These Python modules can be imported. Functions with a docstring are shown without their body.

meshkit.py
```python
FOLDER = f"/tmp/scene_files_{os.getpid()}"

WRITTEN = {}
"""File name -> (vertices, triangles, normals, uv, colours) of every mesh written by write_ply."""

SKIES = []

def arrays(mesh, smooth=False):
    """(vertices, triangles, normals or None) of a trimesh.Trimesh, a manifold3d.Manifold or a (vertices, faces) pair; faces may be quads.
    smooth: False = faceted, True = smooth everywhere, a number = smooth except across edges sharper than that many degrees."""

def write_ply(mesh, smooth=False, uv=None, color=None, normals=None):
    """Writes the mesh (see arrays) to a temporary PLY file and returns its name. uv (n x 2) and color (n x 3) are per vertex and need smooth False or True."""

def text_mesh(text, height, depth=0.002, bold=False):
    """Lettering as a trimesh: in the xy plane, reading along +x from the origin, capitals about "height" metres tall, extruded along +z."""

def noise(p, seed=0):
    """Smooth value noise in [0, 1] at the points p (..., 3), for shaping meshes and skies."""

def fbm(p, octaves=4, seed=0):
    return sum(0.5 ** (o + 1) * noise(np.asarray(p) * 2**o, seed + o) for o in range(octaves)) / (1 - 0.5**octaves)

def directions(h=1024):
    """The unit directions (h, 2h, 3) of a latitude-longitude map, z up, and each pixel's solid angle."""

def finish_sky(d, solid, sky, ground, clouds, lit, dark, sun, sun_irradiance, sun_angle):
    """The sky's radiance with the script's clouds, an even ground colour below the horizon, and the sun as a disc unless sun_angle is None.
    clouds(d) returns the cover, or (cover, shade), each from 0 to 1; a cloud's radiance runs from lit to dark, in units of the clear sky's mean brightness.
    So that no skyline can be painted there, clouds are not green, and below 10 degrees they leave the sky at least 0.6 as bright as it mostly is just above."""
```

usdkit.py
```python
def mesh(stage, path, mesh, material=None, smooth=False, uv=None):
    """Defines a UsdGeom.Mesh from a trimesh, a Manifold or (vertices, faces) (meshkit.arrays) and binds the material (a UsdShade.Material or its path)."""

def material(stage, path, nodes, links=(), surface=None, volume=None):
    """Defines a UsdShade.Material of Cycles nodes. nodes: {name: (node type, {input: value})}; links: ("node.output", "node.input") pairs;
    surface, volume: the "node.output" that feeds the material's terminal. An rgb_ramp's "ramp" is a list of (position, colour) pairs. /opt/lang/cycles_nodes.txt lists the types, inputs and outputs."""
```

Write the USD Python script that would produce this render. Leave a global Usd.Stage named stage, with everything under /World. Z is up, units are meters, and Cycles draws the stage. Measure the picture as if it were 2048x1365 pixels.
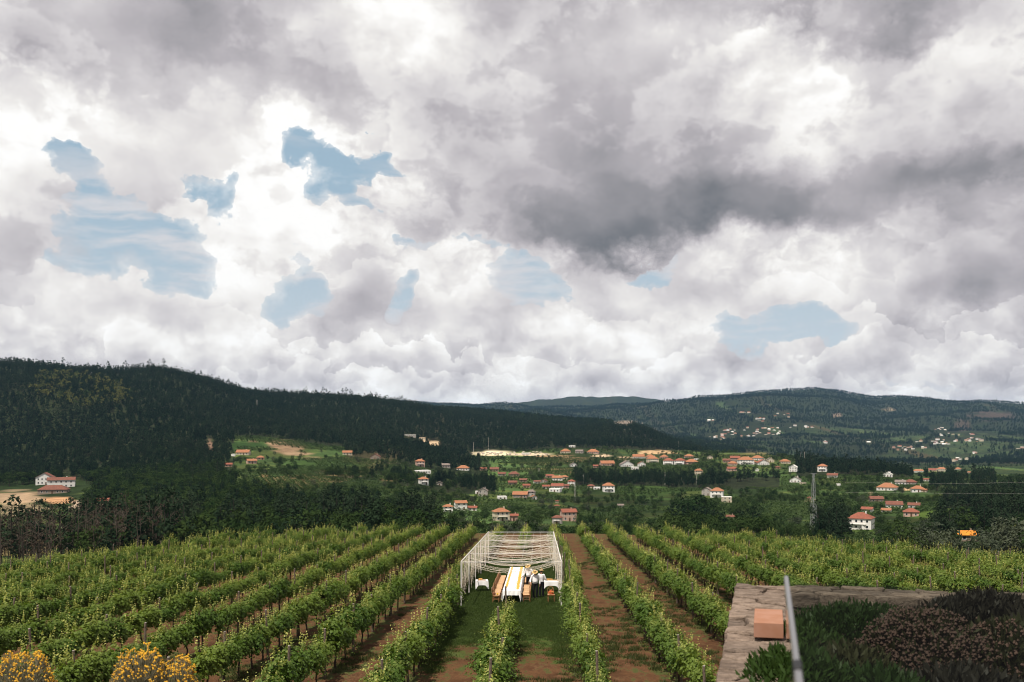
import math, random, numpy as np, trimesh, usdkit, meshkit
from pxr import Usd, UsdGeom, UsdLux, UsdShade, Gf, Sdf, Vt

stage = Usd.Stage.CreateInMemory()
UsdGeom.SetStageUpAxis(stage, UsdGeom.Tokens.z)
UsdGeom.Xform.Define(stage, '/World')
stage.SetDefaultPrim(stage.GetPrimAtPath('/World'))
UsdGeom.Scope.Define(stage, '/World/Looks')
rng = np.random.default_rng(7)
random.seed(7)

# ------------------------------------------------------------------ camera
# the lens: 35 mm on a 36 mm wide frame, level, looking along the vine rows (+Y); lens shift frames the sky
FX = 1991.0            # focal length in photograph pixels (2048 wide)
PX0, PY0 = 1078.0, 850.0   # where the viewing axis (+Y, level) meets the photograph
EYE = 8.06             # eye height above the vineyard plane carried back to Y = 0
cam = UsdGeom.Camera.Define(stage, '/World/camera')
cam.CreateFocalLengthAttr(35.0)
cam.CreateHorizontalApertureAttr(36.0)
cam.CreateVerticalApertureAttr(36.0 * 682 / 1024)
cam.CreateHorizontalApertureOffsetAttr((1024 - PX0) / 2048 * 36.0)
cam.CreateVerticalApertureOffsetAttr((PY0 - 682.5) / 2048 * 36.0)
cam.CreateFStopAttr(4.0)
cam.CreateFocusDistanceAttr(62.0)
cam.CreateExposureAttr(0.35)
UsdGeom.Xformable(cam).AddTransformOp().Set(Gf.Matrix4d(1, 0, 0, 0, 0, 0, 1, 0, 0, -1, 0, 0, 0, 0, EYE, 1))

# ------------------------------------------------------------------ sun
SUN_AZ, SUN_EL = math.radians(-148), math.radians(64)     # azimuth from +Y towards +X; elevation
sun_dir = np.array([math.sin(SUN_AZ) * math.cos(SUN_EL), math.cos(SUN_AZ) * math.cos(SUN_EL), math.sin(SUN_EL)])
sun = UsdLux.DistantLight.Define(stage, '/World/sun')
sun.CreateIntensityAttr(1.25)
sun.CreateAngleAttr(0.53)
sun.CreateNormalizeAttr(True)
sun.CreateColorAttr(Gf.Vec3f(1.0, 0.93, 0.82))
UsdGeom.Xformable(sun).AddRotateXYZOp().Set(Gf.Vec3f(90 - math.degrees(SUN_EL), 0, -math.degrees(SUN_AZ) + 180))


# ------------------------------------------------------------------ node graphs
class Graph:
    def __init__(self):
        self.nodes, self.links = {}, []

    def node(self, kind, out, **inputs):
        name = f"n{len(self.nodes)}"
        plain = {}
        for k, v in inputs.items():
            if isinstance(v, str) and v.startswith('@'):
                self.links.append((v[1:], f"{name}.{k}"))
            else:
                plain[k] = v
        self.nodes[name] = (kind, plain)
        return f"@{name}.{out}"

    def math(self, op, a, b=0.0, c=0.0, clamp=False):
        return self.node('math', 'value', math_type=op, value1=a, value2=b, value3=c, use_clamp=clamp)

    def add(self, a, b): return self.math('add', a, b)
    def sub(self, a, b): return self.math('subtract', a, b)
    def mul(self, a, b): return self.math('multiply', a, b)
    def mad(self, a, b, c): return self.math('multiply_add', a, b, c)

    def vec(self, op, a, b=(0, 0, 0), c=(0, 0, 0), s=1.0, out='vector'):
        return self.node('vector_math', out, math_type=op, vector1=a, vector2=b, vector3=c, scale=s)

    def xyz(self, x=0.0, y=0.0, z=0.0): return self.node('combine_xyz', 'vector', x=x, y=y, z=z)

    def split(self, v):
        n = self.node('separate_xyz', 'x', vector=v)
        b = n.rsplit('.', 1)[0]
        return b + '.x', b + '.y', b + '.z'

    def noise(self, v, scale, detail=4.0, rough=0.5, out='fac', **k):
        return self.node('noise_texture', out, vector=v, scale=scale, detail=detail, roughness=rough, **k)

    def step(self, x, a, b, lo=0.0, hi=1.0, kind='smoothstep'):
        return self.node('map_range', 'result', range_type=kind, value=x, from_min=a, from_max=b, to_min=lo, to_max=hi, clamp=True)

    def mix(self, f, a, b, kind='mix'):
        return self.node('mix_color', 'result', blend_type=kind, fac=f, a=a, b=b)

    def ramp(self, f, stops):
        return self.node('rgb_ramp', 'color', fac=f, ramp=stops)

    def build(self, path, surface=None, volume=None):
        return usdkit.material(stage, '/World/Looks/' + path, self.nodes, self.links,
                               surface=surface[1:] if surface else None, volume=volume[1:] if volume else None)


HAZE = 2.4e-5

# ------------------------------------------------------------------ sky: physical sky with procedural cumulus
def sky_angles(px, py):
    u, v = (px - PX0) / FX, (PY0 - py) / FX
    return math.atan(u), math.atan(v / math.hypot(1, u))


def blob_sum(g, p, blobs):
    total = None
    for px, py, rx, ry, w in blobs:
        a, e = sky_angles(px, py)
        q = g.vec('multiply_add', p, (FX / rx, FX / ry, 0), (-a * FX / rx, -e * FX / ry, 0))
        s = g.step(g.vec('length', q, out='value'), 0.0, 1.0, w, 0.0)
        total = s if total is None else g.add(total, s)
    return total


CLOUD_TONE = {   # how bright the cloud cover is (0..255), by height and bearing: bright flanks, grey undersides
    0:   [205, 225, 205, 183, 178, 190, 238, 208, 200, 188, 195, 205, 200, 166, 168, 190, 215],
    75:  [203, 208, 205, 183, 180, 195, 235, 218, 206, 190, 206, 214, 238, 206, 172, 190, 210],
    150: [194, 200, 208, 205, 186, 188, 218, 205, 210, 198, 194, 194, 236, 240, 216, 205, 205],
    225: [228, 214, 214, 230, 216, 192, 226, 195, 184, 186, 190, 186, 224, 232, 208, 196, 206],
    300: [232, 234, 232, 230, 238, 244, 228, 188, 176, 172, 182, 184, 205, 224, 205, 188, 200],
    375: [236, 228, 228, 220, 226, 246, 230, 190, 170, 152, 138, 142, 160, 198, 176, 140, 160],
    450: [226, 215, 222, 222, 232, 236, 208, 182, 178, 140, 110, 114, 138, 170, 190, 162, 180],
    525: [202, 198, 212, 214, 212, 222, 222, 206, 206, 214, 212, 200, 194, 210, 212, 178, 168],
    600: [220, 226, 222, 222, 234, 218, 210, 222, 218, 216, 212, 222, 222, 220, 200, 174, 180],
    675: [236, 228, 228, 232, 238, 216, 226, 232, 226, 238, 238, 238, 224, 228, 218, 216, 204],
    750: [232, 230, 226, 226, 226, 226, 230, 226, 226, 226, 226, 226, 226, 222, 226, 226, 220],
    825: [226] * 17,
    -260: [188] * 17}


def build_sky():
    g = Graph()
    d = g.node('texture_coordinate', 'generated')
    X, Y, Z = g.split(d)
    az = g.math('arctan2', X, Y)
    el = g.math('arcsine', Z)
    p = g.xyz(az, el, 0.0)
    two = dict(dimensions='2D')
    half = (0.5, 0.5, 0.5)
    n1 = g.noise(p, 6.0, 4.0, 0.55, out='color', **two)
    n2 = g.noise(p, 30.0, 4.0, 0.6, out='color', **two)
    wa = g.vec('multiply', g.vec('subtract', n1, half), (0.11, 0.08, 0))
    wb = g.vec('multiply', g.vec('subtract', n2, half), (0.022, 0.016, 0))
    pv = g.vec('add', p, wb)

    def puffs(scale, off, detail, light):
        v = g.vec('add', pv, (off + (-0.30 / scale if light else 0), off * .7 + (0.5 / scale if light else 0), 0))
        v = g.vec('multiply', v, (1, 1.25, 1))
        return g.sub(1.0, g.node('voronoi_texture', 'distance', vector=v, scale=scale, dimensions='2D', feature='f1', detail=detail, roughness=0.58, lacunarity=2.1, use_normalize=True))

    fa, fb = puffs(15.0, 0.31, 5.0, False), puffs(15.0, 0.31, 2.0, True)
    ca, cb = puffs(7.0, 0.77, 5.0, False), puffs(7.0, 0.77, 2.0, True)
    low = g.step(el, 0.05, 0.16, 1.0, 0.0)               # 1 near the horizon
    top = g.step(el, 0.16, 0.27, 0.0, 1.0)               # 1 in the upper decks
    puff = g.node('mix_float', 'result', fac=low, a=ca, b=fa)
    rel = g.node('mix_float', 'result', fac=low, a=g.sub(ca, cb), b=g.sub(fa, fb))
    # the warped place where the tone map is read: edges billow upwards
    pw = g.vec('add', g.vec('add', p, wa), wb)
    lift = g.mul(g.sub(puff, 0.73), g.step(el, 0.0, 0.3, -0.06, -0.14))
    pw = g.vec('add', pw, g.xyz(0.0, lift, 0.0))
    U, V, _ = g.split(pw)
    # ---- tone of the cover
    a0, a1 = math.atan((0 - PX0) / FX), math.atan((2048 - PX0) / FX)
    fac = g.step(U, a0, a1, 0.0, 1.0, 'linear')
    tone = None
    rows = sorted(CLOUD_TONE)
    es = [sky_angles(1024, y)[1] for y in rows]
    for k, y in enumerate(rows):
        vals = CLOUD_TONE[y]
        stops = [((math.atan((i * 128 - PX0) / FX) - a0) / (a1 - a0), (v / 255.0,) * 3) for i, v in enumerate(vals)]
        r = g.ramp(fac, stops)
        up = es[k - 1] if k else es[k] + 0.04
        dn = es[k + 1] if k + 1 < len(rows) else es[k] - 0.04
        w = g.mul(g.step(V, dn, es[k]) if k + 1 < len(rows) else 1.0, g.step(V, es[k], up, 1.0, 0.0) if k else 1.0)
        r = g.vec('scale', r, s=w)
        tone = r if tone is None else g.vec('add', tone, r)
    tone = g.split(tone)[0]
    # ---- relief: lit tops, greyer undersides; rows of cumulus behind one another towards the horizon
    n3 = g.noise(g.vec('add', p, (3.1, 1.7, 0)), 9.0, 4.0, 0.55, **two)
    n4 = g.noise(g.vec('multiply', g.vec('add', pv, (4.9, 8.1, 0)), (1, 1.6, 1)), 4.5, 5.0, 0.6, **two)
    # rows of cumulus behind one another, the farthest first: round bright heads, greyer below
    ex = g.add(g.add(el, g.mul(g.sub(fa, 0.62), -0.046)), g.add(g.mul(g.sub(ca, 0.62), -0.040), g.mul(g.split(wb)[1], 1.0)))
    ax = g.add(g.add(az, g.mul(g.split(wa)[0], 0.5)), g.mul(g.split(wb)[0], 1.3))
    ex = g.add(ex, g.mul(g.split(wa)[1], 0.45))
    toff = 0.0
    for i, (py, h, s, bright, deep) in enumerate([(545, 90, 5.6, .04, 90), (600, 100, 6.4, .06, 84), (655, 84, 7.8, .08, 66), (700, 62, 10.0, .075, 52), (736, 44, 13.5, .065, 42), (764, 30, 18.0, .05, 34), (788, 20, 24.0, .035, 26)]):
        w1 = g.mad(ax, s, 3.37 * i + 0.4)
        v1 = g.node('voronoi_texture', 'distance', dimensions='1D', w=w1, scale=1.0, feature='f1')
        rnd = g.split(v1.replace('.distance', '.color'))[0]
        dome = g.math('sqrt', g.math('maximum', g.sub(1.0, g.mul(g.mul(v1, v1), 3.2)), 0.0))
        v2 = g.node('voronoi_texture', 'distance', dimensions='1D', w=g.mad(ax, s * 2.9, 7.1 * i), scale=1.0, feature='f1')
        dome2 = g.sub(1.0, g.mul(g.mul(v2, v2), 2.5))
        hh = g.add(g.mul(dome, g.mad(rnd, 1.0, 0.05)), g.mul(dome2, 0.22))
        t = g.sub(g.mad(hh, h / FX, (PY0 - py - h) / FX + 0.35 * h / FX), ex)
        on = g.mul(g.step(t, 0.0, g.mad(n3, 10.0 / FX, -1.0 / FX)), g.step(g.noise(g.xyz(g.mad(az, 3.3, 1.9 * i), g.mul(el, 5.0), 0.0), 1.0, 1.0, 0.5, **two), 0.46, 0.60))
        body = g.step(t, 0.0, deep / FX, bright, -0.045, 'linear')
        on = g.mul(on, g.step(t, deep * 0.8 / FX, deep * 1.7 / FX, 1.0, 0.0))
        toff = g.node('mix_float', 'result', fac=on, a=toff, b=body)
    tone = g.add(tone, toff)
    n6 = g.noise(g.vec('multiply', g.vec('add', p, g.vec('scale', wa, s=0.6)), (1, 1.35, 1)), 9.5, 6.0, 0.58, **two)
    lump = g.add(g.mul(n4, 0.6), g.add(g.mul(n6, 0.28), g.mul(g.sub(puff, 0.5), 0.22)))
    upper = g.mul(g.step(el, 0.10, 0.20), g.step(tone, 0.50, 0.85, 0.35, 1.0))
    tone = g.add(tone, g.mul(upper, g.sub(g.mul(g.step(lump, 0.460, 0.508), 0.075), g.mul(g.step(lump, 0.505, 0.64), 0.145))))
    tone = g.add(tone, g.mul(rel, g.step(el, 0.10, 0.30, 0.47, 0.31)))
    tone = g.add(tone, g.mul(g.sub(n4, 0.5), g.step(el, 0.05, 0.3, 0.08, 0.14)))
    tone = g.add(tone, g.mul(g.sub(n3, 0.5), 0.10))
    gap = blob_sum(g, pw, [(625, 300, 75, 50, 1.0), (720, 325, 105, 62, 1.1), (690, 395, 75, 95, 1.05), (715, 455, 60, 40, .75), (120, 355, 120, 60, .9), (390, 345, 130, 45, .6), (200, 430, 160, 95, .95), (330, 470, 190, 80, .85), (180, 530, 160, 70, .9), (380, 560, 180, 55, .8), (470, 410, 60, 70, .6),
                           (610, 590, 120, 80, 1.0), (560, 640, 100, 45, .7), (810, 500, 90, 30, .8), (930, 490, 150, 40, .8), (1060, 560, 150, 80, .95), (1300, 515, 130, 35, .8), (1500, 655, 190, 55, 1.0), (1640, 665, 110, 35, .8), (1120, 610, 110, 50, .8), (1850, 738, 300, 32, .75), (820, 610, 45, 70, .8)])
    frac = g.add(g.mul(g.sub(n6, 0.5), 1.7), g.mul(g.sub(0.62, puff), 0.40))
    clear = g.add(g.mul(gap, 0.80), g.mul(frac, g.step(gap, 0.02, 0.35, 0.25, 1.0)))
    cloud = g.ramp(g.math('add', tone, 0.0, clamp=True), [(v / 255, tuple((((c / 255 + 0.055) / 1.055) ** 2.4) for c in rgb)) for v, rgb in
                   [(0, (90, 92, 97)), (118, (118, 120, 125)), (150, (151, 149, 153)), (185, (187, 182, 186)), (215, (217, 213, 214)), (235, (239, 236, 233)), (246, (251, 249, 246)), (255, (258, 257, 255))]])
    # ---- clear sky in the gaps
    sky = g.node('sky_texture', 'color', sky_type='single_scattering', sun_disc=False, sun_elevation=SUN_EL, sun_rotation=SUN_AZ)
    blue = g.mix(0.85, g.vec('scale', sky, s=SKY_K), (0.39, 0.54, 0.66))
    blue = g.mix(g.step(el, 0.03, 0.26, 0.72, 0.0), blue, (0.66, 0.71, 0.75))
    st = g.noise(g.vec('multiply', g.vec('add', p, g.vec('scale', wa, s=0.35)), (6, 34, 1)), 1.0, 4.0, 0.6, **two)
    blue = g.mix(g.mul(g.step(st, 0.44, 0.66), g.step(el, 0.20, 0.26, 0.85, 0.25)), blue, (0.70, 0.69, 0.71))
    cov = g.add(g.mul(g.step(clear, 0.36, 0.42, 1.0, 0.0), 0.45), g.mul(g.step(clear, g.mad(n3, 0.20, 0.22), g.mad(n3, 0.40, 0.48), 1.0, 0.0), 0.55))
    col = g.mix(cov, blue, cloud)
    bg = g.node('background_shader', 'background', color=g.vec('scale', col, s=SKY_GAIN), strength=0.1)
    m = g.build('sky', surface=bg)
    dome = UsdLux.DomeLight.Define(stage, '/World/sky')
    UsdShade.MaterialBindingAPI.Apply(dome.GetPrim()).Bind(m)
    dome.GetPrim().SetCustomDataByKey('kind', 'structure')
    return dome


SKY_K = 0.055        # the clear sky's share in picture units
SKY_GAIN = 7.85      # picture units -> radiance at background strength 0.1
build_sky()

# ------------------------------------------------------------------ helpers
_used = {}


def path_of(name, parent=None):
    base = (str(parent.GetPath()) if parent is not None else '/World') + '/' + name
    k = _used.get(base, 0)
    _used[base] = k + 1
    return base if k == 0 else f"{base}_{k:03d}"


def mat4(loc=(0, 0, 0), rz=0.0, s=1.0, rx=0.0, ry=0.0):
    s = np.broadcast_to(np.asarray(s, float), 3)
    cz, sz, cx, sx, cy, sy = math.cos(rz), math.sin(rz), math.cos(rx), math.sin(rx), math.cos(ry), math.sin(ry)
    R = np.array([[cz, -sz, 0], [sz, cz, 0], [0, 0, 1]]) @ np.array([[cy, 0, sy], [0, 1, 0], [-sy, 0, cy]]) @ np.array([[1, 0, 0], [0, cx, -sx], [0, sx, cx]])
    M = np.eye(4)
    M[:3, :3] = R * s
    M[:3, 3] = loc
    return M


def gf(M): return Gf.Matrix4d(*map(float, M.T.ravel()))


def tag(prim, label=None, cat=None, group=None, kind=None):
    prim = prim.GetPrim()
    for k, v in (('label', label), ('category', cat), ('group', group), ('kind', kind)):
        if v:
            prim.SetCustomDataByKey(k, v)
    return prim


def thing(name, label, cat, loc=(0, 0, 0), rz=0.0, group=None, s=1.0, kind=None):
    x = UsdGeom.Xform.Define(stage, path_of(name))
    x.AddTransformOp().Set(gf(mat4(loc, rz, s)))
    return tag(x, label, cat, group, kind)


def copy_of(proto_path, name, label, cat, M, group=None):
    x = UsdGeom.Xform.Define(stage, path_of(name))
    x.GetPrim().GetReferences().AddInternalReference(Sdf.Path(proto_path))
    x.MakeMatrixXform().Set(gf(M))
    tag(x, label, cat, group)
    x.GetPrim().SetInstanceable(True)
    return x.GetPrim()


def obj(name, mesh, m, parent=None, smooth=False, label=None, uv=None):
    if isinstance(mesh, MB):
        mesh = mesh.mesh()
    p = usdkit.mesh(stage, path_of(name, parent), mesh, m, smooth=smooth).GetPrim()
    if label:
        p.SetCustomDataByKey('label', label)
    return p


class MB:
    """collects simple shapes into one mesh"""
    def __init__(self):
        self.v, self.f, self.n = [], [], 0

    def add(self, v, f):
        v, f = np.asarray(v, float), np.asarray(f, int)
        if f.shape[1] == 4:
            f = np.vstack([f[:, [0, 1, 2]], f[:, [0, 2, 3]]])
        self.v.append(v)
        self.f.append(f + self.n)
        self.n += len(v)
        return self

    def tm(self, t, M=None):
        v = np.array(t.vertices)
        if M is not None:
            v = v @ M[:3, :3].T + M[:3, 3]
        return self.add(v, t.faces)

    def box(self, x0, x1, y0, y1, z0, z1, M=None):
        v = np.array([[x, y, z] for z in (z0, z1) for y in (y0, y1) for x in (x0, x1)], float)
        if M is not None:
            v = v @ M[:3, :3].T + M[:3, 3]
        return self.add(v, [[0, 2, 3, 1], [4, 5, 7, 6], [0, 1, 5, 4], [2, 6, 7, 3], [0, 4, 6, 2], [1, 3, 7, 5]])

    def tube(self, pts, r, sides=6, caps=True):
        p = np.asarray(pts, float)
        r = np.broadcast_to(np.asarray(r, float), (len(p),))
        t = np.gradient(p, axis=0)
        t /= np.linalg.norm(t, axis=1, keepdims=True) + 1e-12
        ref = np.array([0, 0, 1.0]) if abs(t[:, 2]).mean() < 0.8 else np.array([1.0, 0, 0])
        a = np.cross(t, ref)
        a /= np.linalg.norm(a, axis=1, keepdims=True) + 1e-12
        b = np.cross(t, a)
        ang = np.arange(sides) * 2 * np.pi / sides
        v = p[:, None] + r[:, None, None] * (np.cos(ang)[None, :, None] * a[:, None] + np.sin(ang)[None, :, None] * b[:, None])
        n = len(p)
        i, j = np.meshgrid(np.arange(n - 1), np.arange(sides), indexing='ij')
        q = np.stack([i * sides + j, i * sides + (j + 1) % sides, (i + 1) * sides + (j + 1) % sides, (i + 1) * sides + j], -1).reshape(-1, 4)[:, ::-1]
        f = np.vstack([q[:, [0, 1, 2]], q[:, [0, 2, 3]]])
        if caps:
            f = np.vstack([f, [[0, k + 1, k] for k in range(1, sides - 1)][:0] or np.zeros((0, 3), int)] +
                          [np.array([[0, k, k + 1] for k in range(1, sides - 1)]), np.array([[(n - 1) * sides, (n - 1) * sides + k + 1, (n - 1) * sides + k] for k in range(1, sides - 1)])])
        return self.add(v.reshape(-1, 3), f)

    def mesh(self):
        return np.vstack(self.v), np.vstack(self.f)


def instancer(name, protos, mats, idx, label, cat, kind='stuff'):
    """protos: paths of prims already defined below /World/<name>"""
    pi = UsdGeom.PointInstancer.Get(stage, '/World/' + name)
    pi.CreatePrototypesRel().SetTargets([Sdf.Path(p) for p in protos])
    mats = np.asarray(mats)
    pi.CreateProtoIndicesAttr(Vt.IntArray.FromNumpy(np.asarray(idx, np.int32)))
    pi.CreatePositionsAttr(Vt.Vec3fArray.FromNumpy(mats[:, :3].astype(np.float32)))
    h = mats[:, 3] / 2
    q = np.zeros((len(mats), 4))
    q[:, 0], q[:, 3] = np.cos(h), np.sin(h)
    pi.CreateOrientationsAttr(Vt.QuathArray([Gf.Quath(float(a), 0, 0, float(d)) for a, _, _, d in q]))
    pi.CreateScalesAttr(Vt.Vec3fArray.FromNumpy(mats[:, 4:7].astype(np.float32)))
    return tag(pi, label, cat, None, kind)


# ------------------------------------------------------------------ materials
def principled(name, color, rough=0.7, spec=0.3, metal=0.0, noise=None, bump=None, **k):
    """noise: (scale, second colour, low, high); bump: (scale, strength, distance)"""
    g = Graph()
    pos = g.node('texture_coordinate', 'object')
    c = color
    if noise:
        n = g.noise(pos, noise[0], 5.0, 0.6)
        c = g.mix(g.step(n, noise[2], noise[3]), color, noise[1])
    kw = dict(base_color=c, roughness=rough, specular_ior_level=spec, metallic=metal, **k)
    if bump:
        kw['normal'] = g.node('bump', 'normal', height=g.noise(pos, bump[0], 5.0, 0.6), strength=bump[1], distance=bump[2])
    return g.build(name, surface=g.node('principled_bsdf', 'BSDF', **kw))


def leaf_material(name, dark, light, tip=None, trans=0.35, rough=0.55, spread=0.5, zlo=None, zhi=None, spec=0.2):
    """leaves: every leaf and every plant differs a little; the young top growth (by height in the plant) is paler"""
    g = Graph()
    isl = g.node('geometry', 'random_per_island')
    ob = g.node('object_info', 'random')
    f = g.add(g.mul(isl, 0.65), g.mul(ob, 0.45))
    c = g.mix(f, dark, light)
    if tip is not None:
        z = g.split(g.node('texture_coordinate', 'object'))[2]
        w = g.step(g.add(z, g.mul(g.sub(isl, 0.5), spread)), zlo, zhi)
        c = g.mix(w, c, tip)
    a = g.node('principled_bsdf', 'BSDF', base_color=c, roughness=rough, specular_ior_level=spec)
    b = g.node('translucent_bsdf', 'BSDF', color=g.mix(1.0, c, (1.25, 1.2, 0.7), 'multiply'))
    return g.build(name, surface=g.node('mix_closure', 'closure', fac=trans, closure1=a, closure2=b))


M = {}
M['bark'] = principled('bark', (0.055, 0.042, 0.032), 0.9, 0.1, noise=(9, (0.10, 0.085, 0.07), 0.4, 0.7))
M['pale_bark'] = principled('pale_bark', (0.030, 0.026, 0.022), 0.9, 0.1)
M['vine_bark'] = principled('vine_bark', (0.05, 0.036, 0.026), 0.95, 0.1)
M['post_wood'] = principled('post_wood', (0.15, 0.115, 0.085), 0.9, 0.1, noise=(14, (0.07, 0.055, 0.045), 0.4, 0.65))
M['post_pale'] = principled('post_pale', (0.42, 0.38, 0.33), 0.9, 0.1, noise=(14, (0.28, 0.25, 0.22), 0.4, 0.65))
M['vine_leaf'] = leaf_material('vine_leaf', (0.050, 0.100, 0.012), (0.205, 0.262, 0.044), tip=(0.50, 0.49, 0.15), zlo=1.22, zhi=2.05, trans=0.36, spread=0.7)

# ------------------------------------------------------------------ terrain
from scipy.interpolate import PchipInterpolator, RegularGridInterpolator

_LV = [150, 200, 300, 420, 560, 720, 900, 1100, 1400, 1700, 2000, 2500, 3200, 4000, 5000, 6500, 7600, 9000, 12000]
# lie of the land along bearings (bearing given as where it meets the photograph, 0..2048; values are angles below/above the eye in the same unit)
_LAND = {
    -900: [1170, 1150, 1090, 1010, 950, 890, 830, 780, 720, 715, 730, 780, 810, 815, 815, 815, 830, 820, 835],
    -300: [1170, 1150, 1105, 1065, 1020, 982, 940, 878, 768, 722, 735, 780, 810, 815, 815, 815, 830, 820, 835],
    0:    [1165, 1150, 1112, 1070, 1025, 985, 942, 882, 768, 730, 752, 800, 815, 815, 815, 815, 830, 820, 835],
    250:  [1150, 1140, 1098, 1058, 1015, 975, 930, 872, 785, 750, 766, 800, 815, 815, 815, 815, 830, 820, 835],
    320:  [1142, 1136, 1095, 1055, 1012, 970, 927, 872, 795, 745, 760, 800, 815, 815, 815, 815, 830, 820, 835],
    400:  [1136, 1132, 1092, 1050, 1008, 966, 926, 880, 815, 766, 766, 800, 815, 815, 815, 815, 830, 820, 835],
    500:  [1130, 1130, 1090, 1045, 1000, 960, 925, 888, 842, 802, 788, 808, 815, 815, 815, 815, 830, 820, 835],
    620:  [1124, 1124, 1088, 1048, 1008, 968, 932, 898, 855, 820, 796, 812, 820, 815, 815, 815, 830, 820, 835],
    750:  [1120, 1120, 1085, 1050, 1015, 975, 940, 908, 868, 828, 803, 818, 825, 820, 815, 815, 830, 820, 835],
    950:  [1110, 1115, 1085, 1060, 1035, 1005, 970, 938, 908, 868, 836, 824, 840, 850, 838, 819, 830, 820, 835],
    1060: [1110, 1115, 1088, 1065, 1040, 1010, 972, 938, 908, 872, 846, 832, 850, 855, 838, 814, 822, 806, 835],
    1150: [1110, 1115, 1090, 1068, 1045, 1015, 975, 940, 906, 878, 858, 842, 858, 858, 838, 813, 818, 800, 830],
    1250: [1110, 1115, 1090, 1070, 1048, 1018, 978, 942, 912, 882, 856, 852, 880, 868, 842, 813, 818, 803, 830],
    1350: [1112, 1115, 1092, 1072, 1050, 1020, 980, 944, 914, 900, 888, 890, 892, 872, 842, 808, 822, 815, 835],
    1450: [1115, 1118, 1094, 1074, 1050, 1018, 978, 940, 906, 912, 915, 910, 898, 874, 838, 800, 815, 820, 835],
    1550: [1118, 1120, 1096, 1076, 1050, 1016, 976, 936, 912, 925, 932, 925, 905, 878, 832, 790, 805, 820, 835],
    1650: [1122, 1125, 1100, 1078, 1048, 1012, 974, 934, 935, 942, 942, 930, 908, 880, 832, 790, 805, 820, 835],
    1750: [1128, 1132, 1105, 1080, 1046, 1010, 972, 938, 948, 952, 946, 930, 910, 884, 842, 802, 812, 820, 835],
    1820: [1132, 1136, 1106, 1078, 1042, 1008, 972, 952, 952, 952, 946, 930, 910, 884, 846, 800, 812, 820, 835],
    1920: [1140, 1140, 1102, 1064, 1028, 998, 972, 958, 954, 952, 946, 930, 908, 882, 848, 809, 815, 820, 835],
    2048: [1150, 1142, 1098, 1050, 1014, 990, 972, 960, 955, 950, 945, 930, 905, 880, 850, 811, 818, 822, 835],
    2500: [1170, 1150, 1090, 1035, 1000, 980, 965, 955, 948, 944, 938, 925, 900, 876, 850, 812, 820, 825, 835],
    3100: [1170, 1150, 1085, 1030, 995, 975, 960, 950, 945, 940, 935, 920, 900, 876, 850, 812, 820, 825, 835]}
_cols = sorted(_LAND)
_ly = np.linspace(math.log(150), math.log(12000), 260)
_t = np.array([PchipInterpolator(np.log(_LV), _LAND[c])(_ly) for c in _cols])
_px = np.arange(-900, 3101, 10.0)
_grid = np.array([PchipInterpolator(_cols, _t[:, j])(_px) for j in range(len(_ly))]).T
_land = RegularGridInterpolator((_px, _ly), _grid, bounds_error=False, fill_value=None)

_EDGE_X = [-900, -300, 0, 250, 500, 750, 900, 1055, 1150, 1350, 1500, 1633, 1800, 2048, 2500, 3100]
_EDGE_Y = [1240, 1160, 1118, 1088, 1061, 1049, 1046, 1047, 1047, 1053, 1060, 1071, 1082, 1101, 1140, 1200]


def spur(X, Y):
    return -0.0527 * Y - 1.6 * (np.abs(X) / 54) ** 3 * (np.abs(X) < 90) - 7.4 * (np.abs(X) >= 90)


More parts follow.
